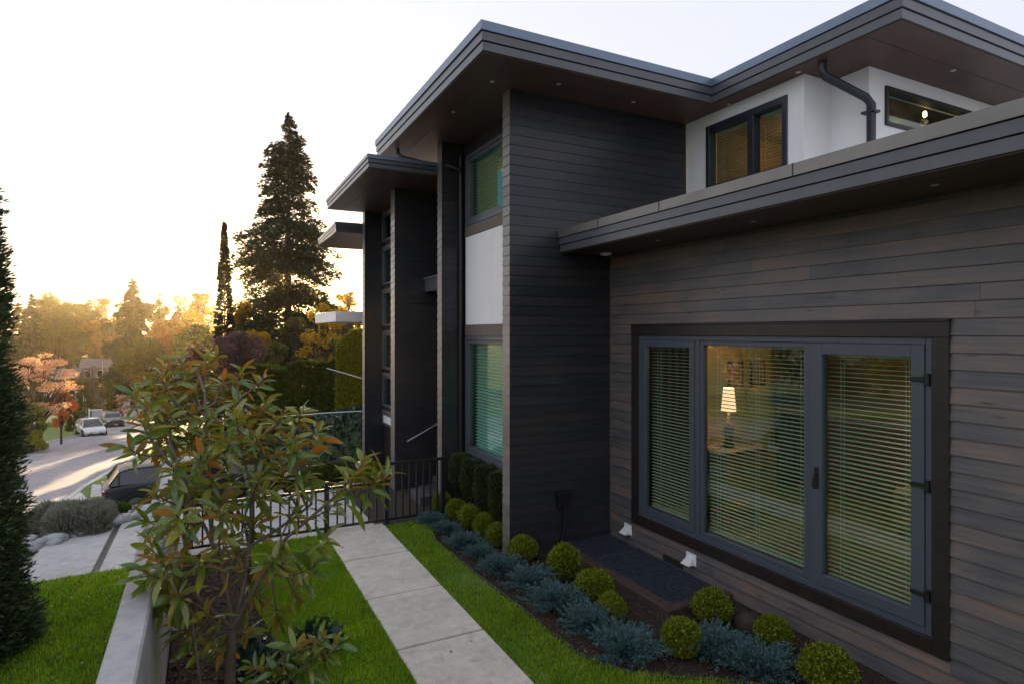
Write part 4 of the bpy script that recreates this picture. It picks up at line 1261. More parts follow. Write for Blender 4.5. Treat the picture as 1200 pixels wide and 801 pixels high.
for (u, v, d, par) in tips:
    q = F0 if par == 'f' else mids[par][0]
    if par != 'f' and mids[par][1]:
        q0 = F0 if mids[par][1] == 'f' else mids[mids[par][1]][0]
        q = q.lerp(q0, random.uniform(0, .55))
    p = P3(u, v + 12, d)
    path = catmull(q, p, (random.uniform(-.05, .05), random.uniform(-.05, .05), -.08 + random.uniform(-.04, .04)), 7)
    wood.tube(path, [.0105 - .0009 * i for i in range(8)], 6)
    tdir = (path[-1] - path[-3]).normalized()
    tdir = (tdir + Vector((0, 0, .5))).normalized()
    a0 = random.uniform(0, 6)
    k = random.randint(9, 14)
    ortho = tdir.orthogonal().normalized(); o2 = tdir.cross(ortho)
    small = 1.0 if v > 460 else .8
    for i in range(k):
        a = a0 + i * 2.4
        el = .25 + .95 * (i / k)                       # inner leaves stand up, outer ones spread
        dirv = (ortho * math.cos(a) + o2 * math.sin(a)) * math.cos(1.25 - el * .95 + .0) + tdir * math.sin(1.25 - el * .95)
        dirv += Vector((0, 0, -.12 * (1 - i / k)))
        put_leaf(path[-1] - tdir * .012 * (i), dirv, random.triangular(.09, .225, .15) * small * (.75 if i < 2 else 1), a)
    L_ = sum((path[i + 1] - path[i]).length for i in range(7))
    m = int(min(7, L_ / .055))
    for i in range(m):
        t = 1 - (i + 1) * .05 / max(L_, .1)
        if t < .3: break
        f_ = t * 7; i0 = min(6, int(f_)); pp = path[i0].lerp(path[i0 + 1], f_ - i0)
        a = a0 + 1 + i * 2.2
        dirv = ortho * math.cos(a) + o2 * math.sin(a) + tdir * .25 + Vector((0, 0, -.35))
        put_leaf(pp, dirv, random.uniform(.09, .165) * small, a)
put_leaf(P3(266, 668, 3.95), (.05, -.1, -1), .16, 0, True)
put_leaf(P3(345, 565, 3.9), (.25, .1, -1), .2, 0)
put_leaf(P3(405, 590, 4.0), (.6, -.2, -.6), .22, 0)
wood.build('trunk', M['bark'], mag)
leaf_list.sort(key=lambda t: -t[0])
for sz_, Mx, k, old in leaf_list[:300]:
    o = bpy.data.objects.new('leaf', old_me if old else leaf_me[k])
    COL.objects.link(o); o.parent = mag
    o.matrix_parent_inverse = Matrix.Translation(mag.location).inverted()
    o.matrix_basis = Mx
    if old: o['label'] = 'yellow turning leaf hanging from a lower branch'
VV, FF, off = [], [], 0
for sz_, Mx, k, old in leaf_list[300:]:
    V, Fc = LEAVES[k]
    Mn = np.array(Mx)
    VV.append(V @ Mn[:3, :3].T + Mn[:3, 3]); FF.append(Fc + off); off += len(V)
if VV:
    o = link('leaves', np_mesh('leaves', np.concatenate(VV), np.concatenate(FF), True), M['magnolia'], mag); o['kind'] = 'stuff'

# small dark shrubs at the foot of the magnolia
for i, (u, v, d, r_) in enumerate(((372, 640, 5.6, .20), (300, 700, 5.2, .22), (330, 690, 5.0, .16))):
    x, y = at(u, d)
    o = empty('broadleaf_shrub', (x, y, -.06), ('low dark glossy shrub on the lawn edge below the right magnolia branch', 'low dark shrub behind the magnolia trunk', 'smallest dark shrub right of the magnolia trunk')[i], 'shrub')
    Pn, D = ball_points(160, r_ * 1.15, .9, .5)
    Pn[:, 2] = np.abs(Pn[:, 2]) + .08
    A, B = leaf_axes(D + np.array([0, 0, .2]), .13, .05, .3)
    quads(Pn, A, B, 'foliage', M['rhodo'], o, False)
    c_ = MB()
    for k in range(5): c_.tube([(0, 0, 0), (math.cos(k * 1.3) * r_ * .6, math.sin(k * 1.3) * r_ * .6, r_)], [.01, .004], 5)
    link('stem', c_.mesh('stem'), M['trunk'], o, False)

# ------------------------------------------------------------------ grass, chips, edging
def in_poly(x, y, poly):
    c = np.zeros(len(x), bool); n = len(poly)
    for i in range(n):
        x0, y0 = poly[i]; x1, y1 = poly[(i + 1) % n]
        if abs(y1 - y0) < 1e-9: continue
        k = ((y0 > y) != (y1 > y)) & (x < (x1 - x0) * (y - y0) / (y1 - y0) + x0)
        c ^= k
    return c


def vnoise(x, y, s, seed=0):
    g = np.random.default_rng(seed); n = np.zeros(len(x))
    for k in range(5):
        a, b, c = g.uniform(-1, 1, 3); n += np.sin((x * a + y * b) * s * (1 + k * .7) + c * 9)
    return n / 5


def grass(name, poly, n, z, h, mat, bias=None, w=.0045):
    xs = [p[0] for p in poly]; ys_ = [p[1] for p in poly]
    x = rng.uniform(min(xs), max(xs), n); y = rng.uniform(max(min(ys_), 0.5), max(ys_), n)
    k = in_poly(x, y, poly)
    k &= rng.random(n) < .62 + .6 * vnoise(x, y, 2.3, 3)
    if bias is not None: k &= bias(x, y)
    x, y = x[k], y[k]; n = len(x)
    hh = h * rng.uniform(.55, 1.25, n) * (1 + .35 * vnoise(x, y, 4.0, 5))
    az = rng.uniform(0, 2 * math.pi, n); ln = np.abs(rng.normal(0, .5, n)) * hh
    dx, dy = np.cos(az), np.sin(az)
    b0 = np.stack([x - dy * w, y + dx * w, np.full(n, z)], 1); b1 = np.stack([x + dy * w, y - dx * w, np.full(n, z)], 1)
    md0 = np.stack([x + dx * ln * .35 - dy * w * .8, y + dy * ln * .35 + dx * w * .8, z + hh * .6], 1); md1 = np.stack([x + dx * ln * .35 + dy * w * .8, y + dy * ln * .35 - dx * w * .8, z + hh * .6], 1)
    tp = np.stack([x + dx * ln, y + dy * ln, z + hh * .95], 1); tp2 = tp + np.stack([-dy * .0012, dx * .0012, np.zeros(n)], 1)
    V = np.stack([b0, b1, md1, md0, tp, tp2], 1).reshape(-1, 3)
    i = np.arange(n)[:, None] * 6
    Fc = np.concatenate([i + np.array([[0, 1, 2, 3]]), i + np.array([[3, 2, 4, 5]])])
    return tag(link(name, np_mesh(name, V, Fc), mat), kind='stuff')


tag(grass('grass', LAWN_L, 110000, -.02, .036, M['blade']), 'short bright green grass left of the path', 'grass')
right_bias = lambda x, y: (x < 2.86) | (rng.random(len(x)) < .8)
tag(grass('grass', [p for p in LAWN_R if p[1] > 2.5] + [(2.445, 2.6)], 110000, -.02, .036, M['blade']), 'green grass strip between the path and the shrub bed', 'grass')
tag(grass('grass', LAWN_R, 26000, -.02, .034, M['blade_dry']), 'thin dry grass along the bed edging', 'grass')
tag(grass('grass', [(-3.6, 1.5), (-.47, 1.5), (-.47, 7.6), (-1.55, 7.54), (-3.6, 7.5)], 170000, LZ, .036, M['blade']), 'green lawn left of the concrete wall', 'grass')
tag(grass('grass', [(-3.6, 1.5), (-.47, 1.5), (-.47, 7.6), (-1.55, 7.54), (-3.6, 7.5)], 30000, LZ, .036, M['blade_dry']), 'pale dry grass blades in the lawn left of the concrete wall', 'grass')

BED_IN = BED_EDGE + [(5.2, -2), (5.2, 4.8), (4.28, 4.82), (4.28, 7.1), (3.98, 9.0)]


def chips(name, poly, n, z, size, label):
    xs = [p[0] for p in poly]; ys_ = [p[1] for p in poly]
    x = rng.uniform(min(xs), max(xs), n); y = rng.uniform(max(min(ys_), 1), max(ys_), n)
    k = in_poly(x, y, poly); x, y = x[k], y[k]; n = len(x)
    C = np.stack([x, y, z + rng.uniform(.002, .02, n)], 1)
    D = np.stack([rng.normal(0, 1, n), rng.normal(0, 1, n), rng.normal(0, .3, n)], 1)
    A, B = leaf_axes(D, size, size * .5, .1)
    B = unit(np.cross(A, np.array([[0, 0, 1.0]]) + rng.normal(0, .3, (n, 3)))) * size * .25
    o = quads(C, A, B, name, M['chips'])
    return tag(o, label, 'mulch', kind='stuff')


chips('bark_mulch', BED_IN, 14000, -.055, .035, 'brown bark chips spread between the shrubs of the bed')
chips('bark_mulch', [(-.27, 1), (.7, 1), (.6, 6), (.45, 7.4), (.5, 9), (-.27, 9)], 7000, -.06, .04, 'dark bark chips under the magnolia')
def litter(name, poly, n, z, ln, mat, label, cat):
    xs = [p[0] for p in poly]; ys_ = [p[1] for p in poly]
    x = rng.uniform(min(xs), max(xs), n * 3); y = rng.uniform(max(min(ys_), 1.5), max(ys_), n * 3)
    k = in_poly(x, y, poly); x, y = x[k][:n], y[k][:n]; n = len(x)
    C = np.stack([x, y, z + rng.uniform(.0, .008, n)], 1)
    az = rng.uniform(0, 6.28, n)
    A = np.stack([np.cos(az), np.sin(az), rng.normal(0, .25, n)], 1) * (ln * rng.uniform(.6, 1.2, (n, 1)) / 2)
    B = unit(np.cross(A, np.array([[0, 0, 1.0]]) + rng.normal(0, .35, (n, 3)))) * ln * .22
    return tag(quads(C, A, B, name, mat), label, cat, kind='stuff')


M['dead_leaf'] = mat_leaf('dead_leaf', [(0.10, 0.055, 0.025), (0.17, 0.09, 0.04), (0.22, 0.13, 0.06)], .7, .1)
M['petal'] = mat_leaf('pale_petal', [(0.55, 0.5, 0.46), (0.6, 0.45, 0.42)], .7, .2)
litter('fallen_leaves', [(-.27, 2), (1.2, 2), (1.1, 8), (-.27, 8)], 60, -.035, .12, M['dead_leaf'], 'brown fallen leaves under the magnolia', 'leaves')
litter('fallen_leaves', [(1.4, 2), (3.6, 2), (3.2, 9), (1.4, 9)], 16, .008, .045, M['dead_leaf'], 'few small dead leaves on the path and bed', 'leaves')
litter('fallen_petals', [(-3.6, 2), (-.5, 2), (-.5, 7.5), (-3.6, 7.4)], 150, LZ + .026, .03, M['petal'], 'pale petals scattered over the left lawn', 'petals')
ed = MB()
pts = [Vector((x, y, -.01 + random.uniform(-.006, .008))) for x, y in BED_EDGE]
dense = []
for i in range(len(pts) - 1):
    for t in np.linspace(0, 1, 7)[:-1]:
        p0, p1, p2, p3 = pts[max(i - 1, 0)], pts[i], pts[i + 1], pts[min(i + 2, len(pts) - 1)]
        dense.append(0.5 * ((2 * p1) + (p2 - p0) * t + (2 * p0 - 5 * p1 + 4 * p2 - p3) * t * t + (3 * p1 - p0 - 3 * p2 + p3) * t ** 3))
ed.tube(dense, .014, 7)
ed2 = [p - Vector((0, 0, .03)) for p in dense]
ed.tube(ed2, .009, 5)
tag(ed.build('garden_edging', M['plastic']), 'black plastic lawn edging curving along the shrub bed', 'edging')


def rock(name, loc, s, mat, seed, parent=None):
    bm = bmesh.new(); bmesh.ops.create_icosphere(bm, subdivisions=2, radius=1)
    g = random.Random(seed); ph = [g.uniform(0, 6) for _ in range(6)]
    for v in bm.verts:
        k = 1 + .14 * math.sin(v.co.x * 3 + ph[0]) + .12 * math.sin(v.co.y * 3.4 + ph[1]) + .1 * math.sin(v.co.z * 4 + ph[2])
        v.co = Vector((v.co.x * s[0], v.co.y * s[1], v.co.z * s[2])) * k
    for f in bm.faces: f.smooth = True
    me = bpy.data.meshes.new(name); bm.to_mesh(me); bm.free()
    o = link(name, me, mat, parent); o.location = loc; o.rotation_euler = (0, 0, g.uniform(0, 6))
    return o


tag(rock('boulder', (4.86, 4.30, -.02), (.16, .13, .14), M['boulder'], 5), 'brown rock between the shrubs below the big window', 'rock')
rk = [rock('river_rock', (0, 0, 0), (.075, .055, .045), M['river_rock'], 20 + k) for k in range(4)]
first = True
cnt = 0
edge = [(-3.2, 8.78), (-1.76, 8.9), (-0.77, 9.80), (-0.42, 9.85)]
for k in range(150):
    s = random.random(); seg = random.choice([0, 1, 1, 1, 2])
    a, b = edge[seg], edge[seg + 1]
    x = a[0] + (b[0] - a[0]) * s; y = a[1] + (b[1] - a[1]) * s + random.uniform(.0, 1) ** 1.5 * .42
    if k < 4: o = rk[k]
    else: o = rk[k % 4].copy(); COL.objects.link(o)
    f_ = random.uniform(.7, 1.75)
    o.location = (x, y, LZ - .05 + random.uniform(0, .03)); o.scale = (f_, f_ * random.uniform(.8, 1.2), f_ * random.uniform(.8, 1.1)); o.rotation_euler = (random.uniform(-.3, .3), random.uniform(-.3, .3), random.uniform(0, 6))
    tag(o, 'smooth grey river rock bordering the concrete slabs', 'rock', 'river rocks along the slabs')


def mound(u, v, d, r_, flat, n, mat, label, l, w, name='lavender_shrub', zb=None, up=1.2, cat='shrub', group=None, jit=.35):
    x, y = at(u, d)
    z = LZ - .08 if zb is None else zb
    o = empty(name, (x, y, z), label, cat, group)
    Pn, D = ball_points(n, r_, flat, .6, .07)
    Pn[:, 2] = np.abs(Pn[:, 2])
    A, B = leaf_axes(D + np.array([0, 0, up]), l, w, jit)
    quads(Pn, A, B, 'foliage', mat, o, False)
    c_ = MB()
    for k in range(5): c_.tube([(0, 0, 0), (math.cos(k * 1.3) * r_ * .5, math.sin(k * 1.3) * r_ * .5, r_ * flat * .7)], [.012 * max(1, r_), .004], 5)
    link('stem', c_.mesh('stem'), M['trunk'], o, False)
    return o


mound(93, 600, 7.82, .41, .98, 11000, M['lavender'], 'rounded grey-green lavender bush beside the river rocks', .10, .012)
mound(58, 600, 8.0, .33, .95, 8000, M['lavender'], 'darker grey-green bush behind the lavender at the left', .10, .012)
mound(138, 596, 9.15, .36, .62, 7000, M['lowgreen'], 'low green spreading juniper in front of the black car', .09, .02, zb=.08)
mound(180, 590, 9.35, .36, .62, 6000, M['lowgreen'], 'second low green juniper half hidden by magnolia leaves', .09, .02, zb=.08)

# ------------------------------------------------------------------ trees beyond
def gz(x, y): return float(ground_z(x, y))


def conifer(u, vtop, d, rpx, label, mat, n=14000, seed=0, gap=.0, lsz=.34, droop=.35, top_frac=.0, power=.9, per=70, group='trees beyond the street'):
    g = np.random.default_rng(seed)
    x, y = at(u, d); z0 = gz(x, y)
    h = zat(vtop, d) - z0; r_ = rpx * d / FPX
    o = empty('conifer_tree', (x, y, z0), label, 'tree', group)
    nbr = max(40, n // per)
    tt = np.sort(g.random(nbr)) ** .85
    C, D = [], []
    wood_ = MB()
    wood_.tube([(0, 0, -.3), (0, 0, h * .5), (0, 0, h * .97)], [max(.12, h * .016), h * .009, .03], 8)
    ph = g.uniform(0, 6, 3)
    for b in range(nbr):
        t = .12 + .88 * tt[b]
        ln = r_ * (1 - t) ** power * g.uniform(.5, 1.2) + .02 * h * (1 - t) + .12
        ln *= 1 + .22 * math.sin(t * 23 + ph[0])
        az = g.uniform(0, 2 * math.pi)
        if g.random() < gap: continue
        m = int(per * (ln / (r_ * .6)) ** 1.15) + 8
        s = g.random(m) ** .65
        dirv = np.array([math.cos(az), math.sin(az), 0]); sd_ = np.array([-math.sin(az), math.cos(az), 0])
        lift = .30 * (t - .35)
        p = dirv * (ln * s)[:, None]
        p[:, 2] = t * h + ln * lift * s - ln * droop * s ** 2
        fan = g.normal(0, 1, m) * .17 * ln * (1.1 - s * .75)
        p += sd_ * fan[:, None]
        p[:, 2] += g.normal(0, .045 * ln + .03, m) - np.abs(fan) * .2
        C.append(p); D.append(dirv + sd_ * (fan / (ln * .25 + .01))[:, None] * .7 + np.array([0, 0, -.12]))
        if b % 3 == 0 and ln > .6: wood_.tube([(0, 0, t * h), tuple(dirv * ln * .8 + np.array([0, 0, t * h + ln * .8 * lift - ln * droop * .64]))], [.02 + .004 * h * (1 - t), .01], 4)
    C = np.concatenate(C); D = np.concatenate(D)
    A, B = leaf_axes(D, lsz, lsz * .36, .35)
    quads(C, A, B, 'crown', mat, o, False)
    link('trunk', wood_.mesh('trunk'), M['trunk'], o, False)
    return o


def broad(u, vtop, d, rpx, label, mat, n=9000, seed=0, lsz=.3, vbase=None, squash=1.0, trunk=.28, layered=False, sparse=.0, name='broadleaf_tree', group='trees beyond the street', clumps=None, h=None, z0=None, cat='tree'):
    g = np.random.default_rng(seed + 100)
    x, y = at(u, d); z0 = gz(x, y) if z0 is None else z0
    h = (zat(vtop, d) - z0) if h is None else h
    r_ = rpx * d / FPX
    o = empty(name, (x, y, z0), label, cat, group)
    zc0 = trunk * h
    wood_ = MB()
    wood_.tube([(0, 0, -.3), (g.normal(0, .05) * h * .2, 0, zc0), (0, 0, h * .75)], [max(.06, h * .022), h * .016, .02], 8)
    C, D = [], []
    nc = clumps or 34
    for c in range(nc):
        t = g.random() ** .8
        zc = zc0 + (h - zc0) * (.06 + .9 * t)
        prof = math.sin(math.pi * min(1, (.18 + .78 * t))) ** .6
        az = g.uniform(0, 2 * math.pi); rr = r_ * prof * math.sqrt(g.random()) * 1.0
        cx, cy = math.cos(az) * rr, math.sin(az) * rr
        cr = r_ * g.uniform(.16, .40) * (.7 + .3 * prof) * min(1, (34 / nc) ** .3)
        m = int(n / nc * (cr / (r_ * .3)) ** 2)
        d_ = unit(g.normal(0, 1, (m, 3)))
        q = d_ * (cr * (1 - .55 * g.random(m) ** 1.5))[:, None]
        q[:, 2] *= .35 if layered else .8 * squash
        zz_ = min(zc, h - cr * (.3 if layered else .75))
        p = q + np.array([cx, cy, zz_])
        if layered: p[:, 2] += .16 * np.hypot(p[:, 0], p[:, 1])
        k = g.random(m) > sparse
        C.append(p[k]); D.append(d_[k] + np.array([0, 0, .15]))
        mid = (cx * .35, cy * .35, zc0 + (zz_ - zc0) * .45)
        wood_.tube([(0, 0, zc0 * .9), mid, (cx, cy, zz_)], [h * .010, h * .006, .012], 4)
    C = np.concatenate(C); D = np.concatenate(D)
    A, B = leaf_axes(D, lsz, lsz * .6, .7)
    quads(C, A, B, 'crown', mat, o, False)
    link('trunk', wood_.mesh('trunk'), M['trunk'], o, False)
    return o


conifer(338, 133, 62, 90, 'tallest fir, standing before the low sun left of the house', M['fir'], 80000, 1, .0, .42, .34, power=.72, per=150)
x, y = at(263, 56)
cedar((x, y, gz(x, y)), zat(262, 56) - gz(x, y), 1.12, 40000, 'slim ivy-like spire tree left of the tallest fir', 2, M['fir'], (.34, .12), 'trees beyond the street', 'spire_tree', .85)
conifer(155, 327, 104, 34, 'broad dark conifer rising above the far street', M['fir'], 34000, 3, .0, .55, .35, power=.66, per=110)
conifer(37, 345, 118, 26, 'pointed green conifer beside the left cedar', M['fir'], 16000, 4, .05, .5, .35, power=.8)
conifer(187, 340, 125, 16, 'thin pointed conifer right of the broad dark one', M['olive_leaf'], 6000, 5, .1, .5, .3, power=.8)
conifer(8, 360, 110, 26, 'dark conifer partly hidden behind the left cedar', M['spruce'], 7000, 6, .05, .5, .35)
broad(68, 342, 158, 34, 'rounded olive tree behind the far blue house', M['hedge_leaf'], 9000, 1, .5)
broad(92, 362, 156, 24, 'low dark olive tree between the house roof and the conifer', M['hedge_leaf'], 6000, 2, .5)
broad(122, 350, 152, 20, 'rusty budding tree left of the broad dark conifer', M['rust_leaf'], 4500, 3, .45, sparse=.2)
broad(128, 385, 148, 17, 'small orange budding tree in front of the broad conifer', M['rust_leaf'], 3500, 23, .4, sparse=.25)
broad(208, 345, 118, 26, 'backlit rusty tree left of the spire tree', M['rust_leaf'], 7000, 4, .45, sparse=.1)
broad(235, 343, 112, 24, 'golden backlit tree next to the spire tree', M['gold_leaf'], 7000, 5, .42)
broad(196, 372, 90, 26, 'rusty orange tree low over the far road', M['rust_leaf'], 6000, 6, .4, sparse=.1)
broad(170, 395, 85, 28, 'dim olive tree behind the magnolia top', M['olive_leaf'], 6000, 7, .4)
broad(232, 380, 76, 30, 'olive tree below the spire tree', M['olive_leaf'], 7000, 8, .35)
broad(285, 352, 58, 20, 'golden tree glowing between spire and fir', M['gold_leaf'], 7000, 9, .26)
broad(302, 385, 54, 24, 'yellow backlit tree under the fir', M['gold_leaf'], 6000, 10, .25)
broad(345, 372, 56, 26, 'dark olive tree below the sun', M['olive_leaf'], 7000, 11, .26)
broad(378, 352, 52, 28, 'golden green tree right of the sun', M['gold_leaf'], 11000, 12, .22, sparse=.2, clumps=80)
broad(406, 340, 50, 26, 'tall golden tree beside the rear canopy of the house', M['gold_leaf'], 14000, 13, .22, sparse=.2, clumps=90)
broad(425, 372, 55, 20, 'golden tree half behind the last house fin', M['gold_leaf'], 5000, 14, .25)
broad(395, 395, 40, 22, 'green tree behind the clipped hedge', M['olive_leaf'], 6000, 15, .2)
broad(275, 388, 46, 40, 'wide plum tree with dusky purple leaves', M['plum_leaf'], 11000, 16, .2, sparse=.1, name='plum_tree')
broad(229, 404, 49, 20, 'smaller plum tree left of the wide plum tree', M['plum_leaf'], 7000, 17, .2, sparse=.1, name='plum_tree')
broad(318, 400, 50, 26, 'olive shrubby tree right of the plum tree', M['olive_leaf'], 6000, 18, .22)
broad(48, 414, 42, 38, 'spreading pink cherry tree across the street', M['pink_leaf'], 12000, 19, .13, layered=True, name='cherry_tree', trunk=.3, sparse=.25, clumps=60)
broad(72, 456, 46, 15, 'small red-orange maple on the far lawn', M['red_leaf'], 4500, 20, .13, name='maple_tree', trunk=.35)
broad(38, 470, 40, 17, 'yellow-green bush under the cherry tree', M['yellowgreen'], 5000, 21, .14, name='garden_bush', trunk=.05, cat='shrub')
broad(30, 488, 40.5, 22, 'low green bush by the far kerb', M['lowgreen'], 4000, 22, .13, name='garden_bush', trunk=.03, cat='shrub')
broad(107, 428, 74, 17, 'bare brown shrub between the dark cedars', M['twig'], 2600, 24, .2, sparse=.4, name='bare_shrub', trunk=.2, cat='shrub')
broad(142, 462, 84, 10, 'pale flowering shrub at the street corner', M['pink_leaf'], 2000, 25, .2, name='flowering_shrub', trunk=.1, cat='shrub')
for i, (u, vt, d, rp) in enumerate(((88, 452, 60, 9), (99, 448, 63, 9), (122, 444, 76, 7), (131, 446, 78, 6))):
    x, y = at(u, d); z0 = gz(x, y)
    cedar((x, y, z0), zat(vt, d) - z0, rp * d / FPX, 6000, ('left dark cedar column behind the yard sign', 'cedar column just behind the yard sign', 'slim cedar column by the far corner', 'rightmost slim cedar column by the far corner')[i], 40 + i, M['hedge_leaf'], (.3, .11), 'cedar columns across the street')
for i, (u, vt, d, rp, kind, lab) in enumerate((
        (22, 356, 150, 26, 'c', 'dark conifer of the far row, leftmost behind the cherry tree'), (52, 346, 165, 26, 'b', 'dense dark tree of the far row behind the cherry tree'),
        (82, 352, 168, 28, 'b', 'dense dark tree straight behind the far bungalow'), (104, 350, 170, 22, 'c', 'dark conifer rising behind the bungalow roof'),
        (120, 358, 160, 26, 'b', 'dense tree filling the gap right of the bungalow'), (182, 352, 140, 26, 'b', 'dense dark tree right of the broad conifer'),
        (208, 358, 150, 24, 'c', 'dark conifer behind the backlit rusty tree'), (232, 352, 140, 28, 'b', 'dense dark tree behind the golden one by the spire'),
        (302, 366, 75, 24, 'b', 'dense dark tree between spire and fir'), (318, 372, 95, 30, 'b', 'dense dark tree at the foot of the fir'),
        (352, 392, 80, 30, 'b', 'dark tree low under the sun'), (140, 372, 150, 24, 'b', 'dark tree at the left foot of the broad conifer'))):
    if kind == 'c': conifer(u, vt, d, rp, lab, M['fir'], 15000, 200 + i, .0, .6, .35, power=.65, per=90)
    else: broad(u, vt, d, rp, lab, M['far_dark'], 10000, 200 + i, d * .0042, trunk=.12)
# unseen trees added left of the yard to darken the window reflections
for i, (x, y, hh, rr, mt) in enumerate(((-22, 18, 6.5, 3.0, 'hedge_leaf'), (-27, 27, 8, 3.4, 'olive_leaf'), (-21, 8, 6, 2.8, 'olive_leaf'), (-32, 38, 8, 3.4, 'pink_leaf'), (-24, 1, 7, 3.2, 'hedge_leaf'), (-30, 12, 8, 3.6, 'hedge_leaf'), (-38, 24, 9, 4, 'olive_leaf'))):
    g = np.random.default_rng(60 + i)
    d = x * FW[0] + y * FW[1]
    u = 600 + FPX * (x * RT[0] + y * RT[1]) / max(d, .1)
    o = broad(0, 0, 10, rr * FPX / 10, ('unseen dense tree added beside the left driveway', 'unseen olive tree added down the street on the left', 'unseen rounded olive tree added left of the lawn', 'unseen pink blossoming tree added far left', 'unseen tall dark tree added behind the left lawn', 'unseen tallest dark tree added on the left', 'unseen big olive tree added far down the left side')[i], M[mt], 6000, 70 + i, .3, h=hh, z0=0.0, group='unseen trees added on the left lot')
    o.location = (x, y, gz(x, y))


def hedge(name, pts, w, h, mat, n, label, lsz=.12, zf=gz, top_wave=.03):
    e = empty(name, (pts[0][0], pts[0][1], zf(*pts[0])), label, 'hedge')
    C, D = [], []
    tot = sum((Vector(b) - Vector(a)).length for a, b in zip(pts[:-1], pts[1:]))
    for a, b in zip(pts[:-1], pts[1:]):
        a, b = np.array(a), np.array(b); L_ = np.linalg.norm(b - a); t = (b - a) / L_; nn = np.array([-t[1], t[0]])
        m = int(n * L_ / tot)
        s = rng.random(m) * L_; f_ = rng.random(m)
        per = rng.random(m) * (2 * h + w)
        off = np.where(per < h, -w / 2, np.where(per < 2 * h, w / 2, (per - 2 * h) - w / 2)); zz_ = np.where(per < h, per, np.where(per < 2 * h, per - h, h))
        nx_ = np.where(per < h, -1, np.where(per < 2 * h, 1, 0)); nz_ = np.where(per < 2 * h, 0.25, 1)
        off = off * (1 - .25 * rng.random(m) ** 2) ; zz_ = zz_ * (1 + top_wave * np.sin(s * 2.1)) - .1 * rng.random(m) ** 2
        p = a + t * s[:, None] + nn * off[:, None]
        gzv = ground_z(p[:, 0], p[:, 1]) if zf is gz else np.array([zf(*q) for q in p])
        C.append(np.c_[p, gzv + zz_]); D.append(np.c_[nn[None] * nx_[:, None] + t * 0.2, nz_])
    C = np.concatenate(C); D = np.concatenate(D)
    A, B = leaf_axes(D, lsz, lsz * .55, .6)
    quads(C, A, B, 'foliage', mat, e)
    mb = MB()
    for a, b in zip(pts[:-1], pts[1:]):
        for k in range(4):
            p = Vector(a).lerp(Vector(b), (k + .5) / 4); z = zf(p.x, p.y)
            mb.tube([(p.x, p.y, z - .1), (p.x, p.y, z + h * .7)], [.05, .02], 5)
    mb.build('stem', M['trunk'], e)
    return e


hy = 24.0
hedge('clipped_hedge', [at(292, 27), at(345, 26), at(402, 25)], 1.0, zat(428, 26) - gz(*at(345, 26)), M['hedge_leaf'], 60000, 'long clipped hedge with flat top behind the railing', .13)
hedge('tall_hedge', [at(404, 24), at(440, 23)], .9, zat(404, 24) - gz(*at(415, 24)), M['hedge_leaf2'], 30000, 'tall yellow-green hedge beside the last house fin', .13)
hedge('far_hedge', [at(80, 133), at(125, 132), at(175, 131), at(240, 130)], 2.0, 3.4, M['hedge_leaf'], 9000, 'long dark hedge across the far road', .5)
mound(436, 500, 12.5, .42, 1.15, 7000, M['yellowgreen'], 'upright yellow-green cedar at the foot of the last fin', .10, .03, 'cedar_bush', zb=-.3, up=.8)
mound(432, 545, 11.6, .22, .9, 3000, M['boxwood'], 'small round boxwood beyond the gate post', .05, .025, 'boxwood_shrub', zb=-.22, up=.5)
mound(330, 540, 12.6, .5, .9, 6000, M['lowgreen'], 'green bush beyond the concrete pad', .09, .035, 'garden_bush', zb=-.4, up=.6)
mound(385, 545, 13.2, .55, .8, 6000, M['hedge_leaf'], 'dark bush at the far edge of the concrete pad', .09, .035, 'garden_bush', zb=-.4, up=.6)

# neighbour's terrace rails beyond the hedge
def rail_thing(name, pts, r_, label, zdrop, mat):
    e = empty(name, pts[0], label, 'railing')
    MB().tube(pts, r_, 6).build('rail', mat, e)
    for p in (pts[0], pts[len(pts) // 2], pts[-1]):
        MB().tube([(p[0], p[1], p[2] - r_), (p[0], p[1], p[2] - zdrop)], r_ * .5, 6).build('post', M['black'], e)


rail_thing('white_handrail', [P3(383, 431, 17.5), P3(404, 437, 16.5), P3(428, 444, 15.5)], .011, 'sloping white handrail in front of the tall hedge', 2.2, M['steel'])
rail_thing('glass_rail', [P3(326, 488, 15), P3(375, 484, 15), P3(428, 481, 15)], .018, 'thin level rail above the dark bank beyond the railing', .9, M['steel'])
bx, by = at(430, 16.5)
bm_ = MB(); nb = 15
bv = []
for i in range(nb):
    for j in range(nb):
        a, b = (i / (nb - 1) - .5) * 6, (j / (nb - 1) - .5) * 6
        rr = math.hypot(a, b) / 3
        bv.append((bx + a, by + b, -1.0 + 1.75 * max(0, 1 - rr * rr) ** .8 + random.uniform(-.03, .03)))
bm_.add(bv, [(i * nb + j, (i + 1) * nb + j, (i + 1) * nb + j + 1, i * nb + j + 1) for i in range(nb - 1) for j in range(nb - 1)], True)
tag(bm_.build('bank', M['ground']), kind='structure')
k = rng.random(3000); a_ = rng.uniform(0, 6.28, 3000); rr = np.sqrt(k)
C = np.stack([bx + np.cos(a_) * rr * 3, by + np.sin(a_) * rr * 3, -.98 + 1.75 * (1 - rr ** 2) ** .8 + rng.random(3000) * .12], 1)
A, B = leaf_axes(np.tile([[0, 0, .6]], (3000, 1)), .16, .08, .8)
tag(quads(C, A, B, 'ground_cover', M['rhodo']), 'dark ground cover on the bank beside the last fin', 'ground cover', kind='stuff')
cab = [P3(397, 401, 30), P3(405, 404, 28), P3(415, 404, 26), P3(427, 398, 24)]
tag(MB().tube(cab, .02, 5).build('overhead_cable', M['white']), 'pale cable sagging behind the house corner', 'cable')

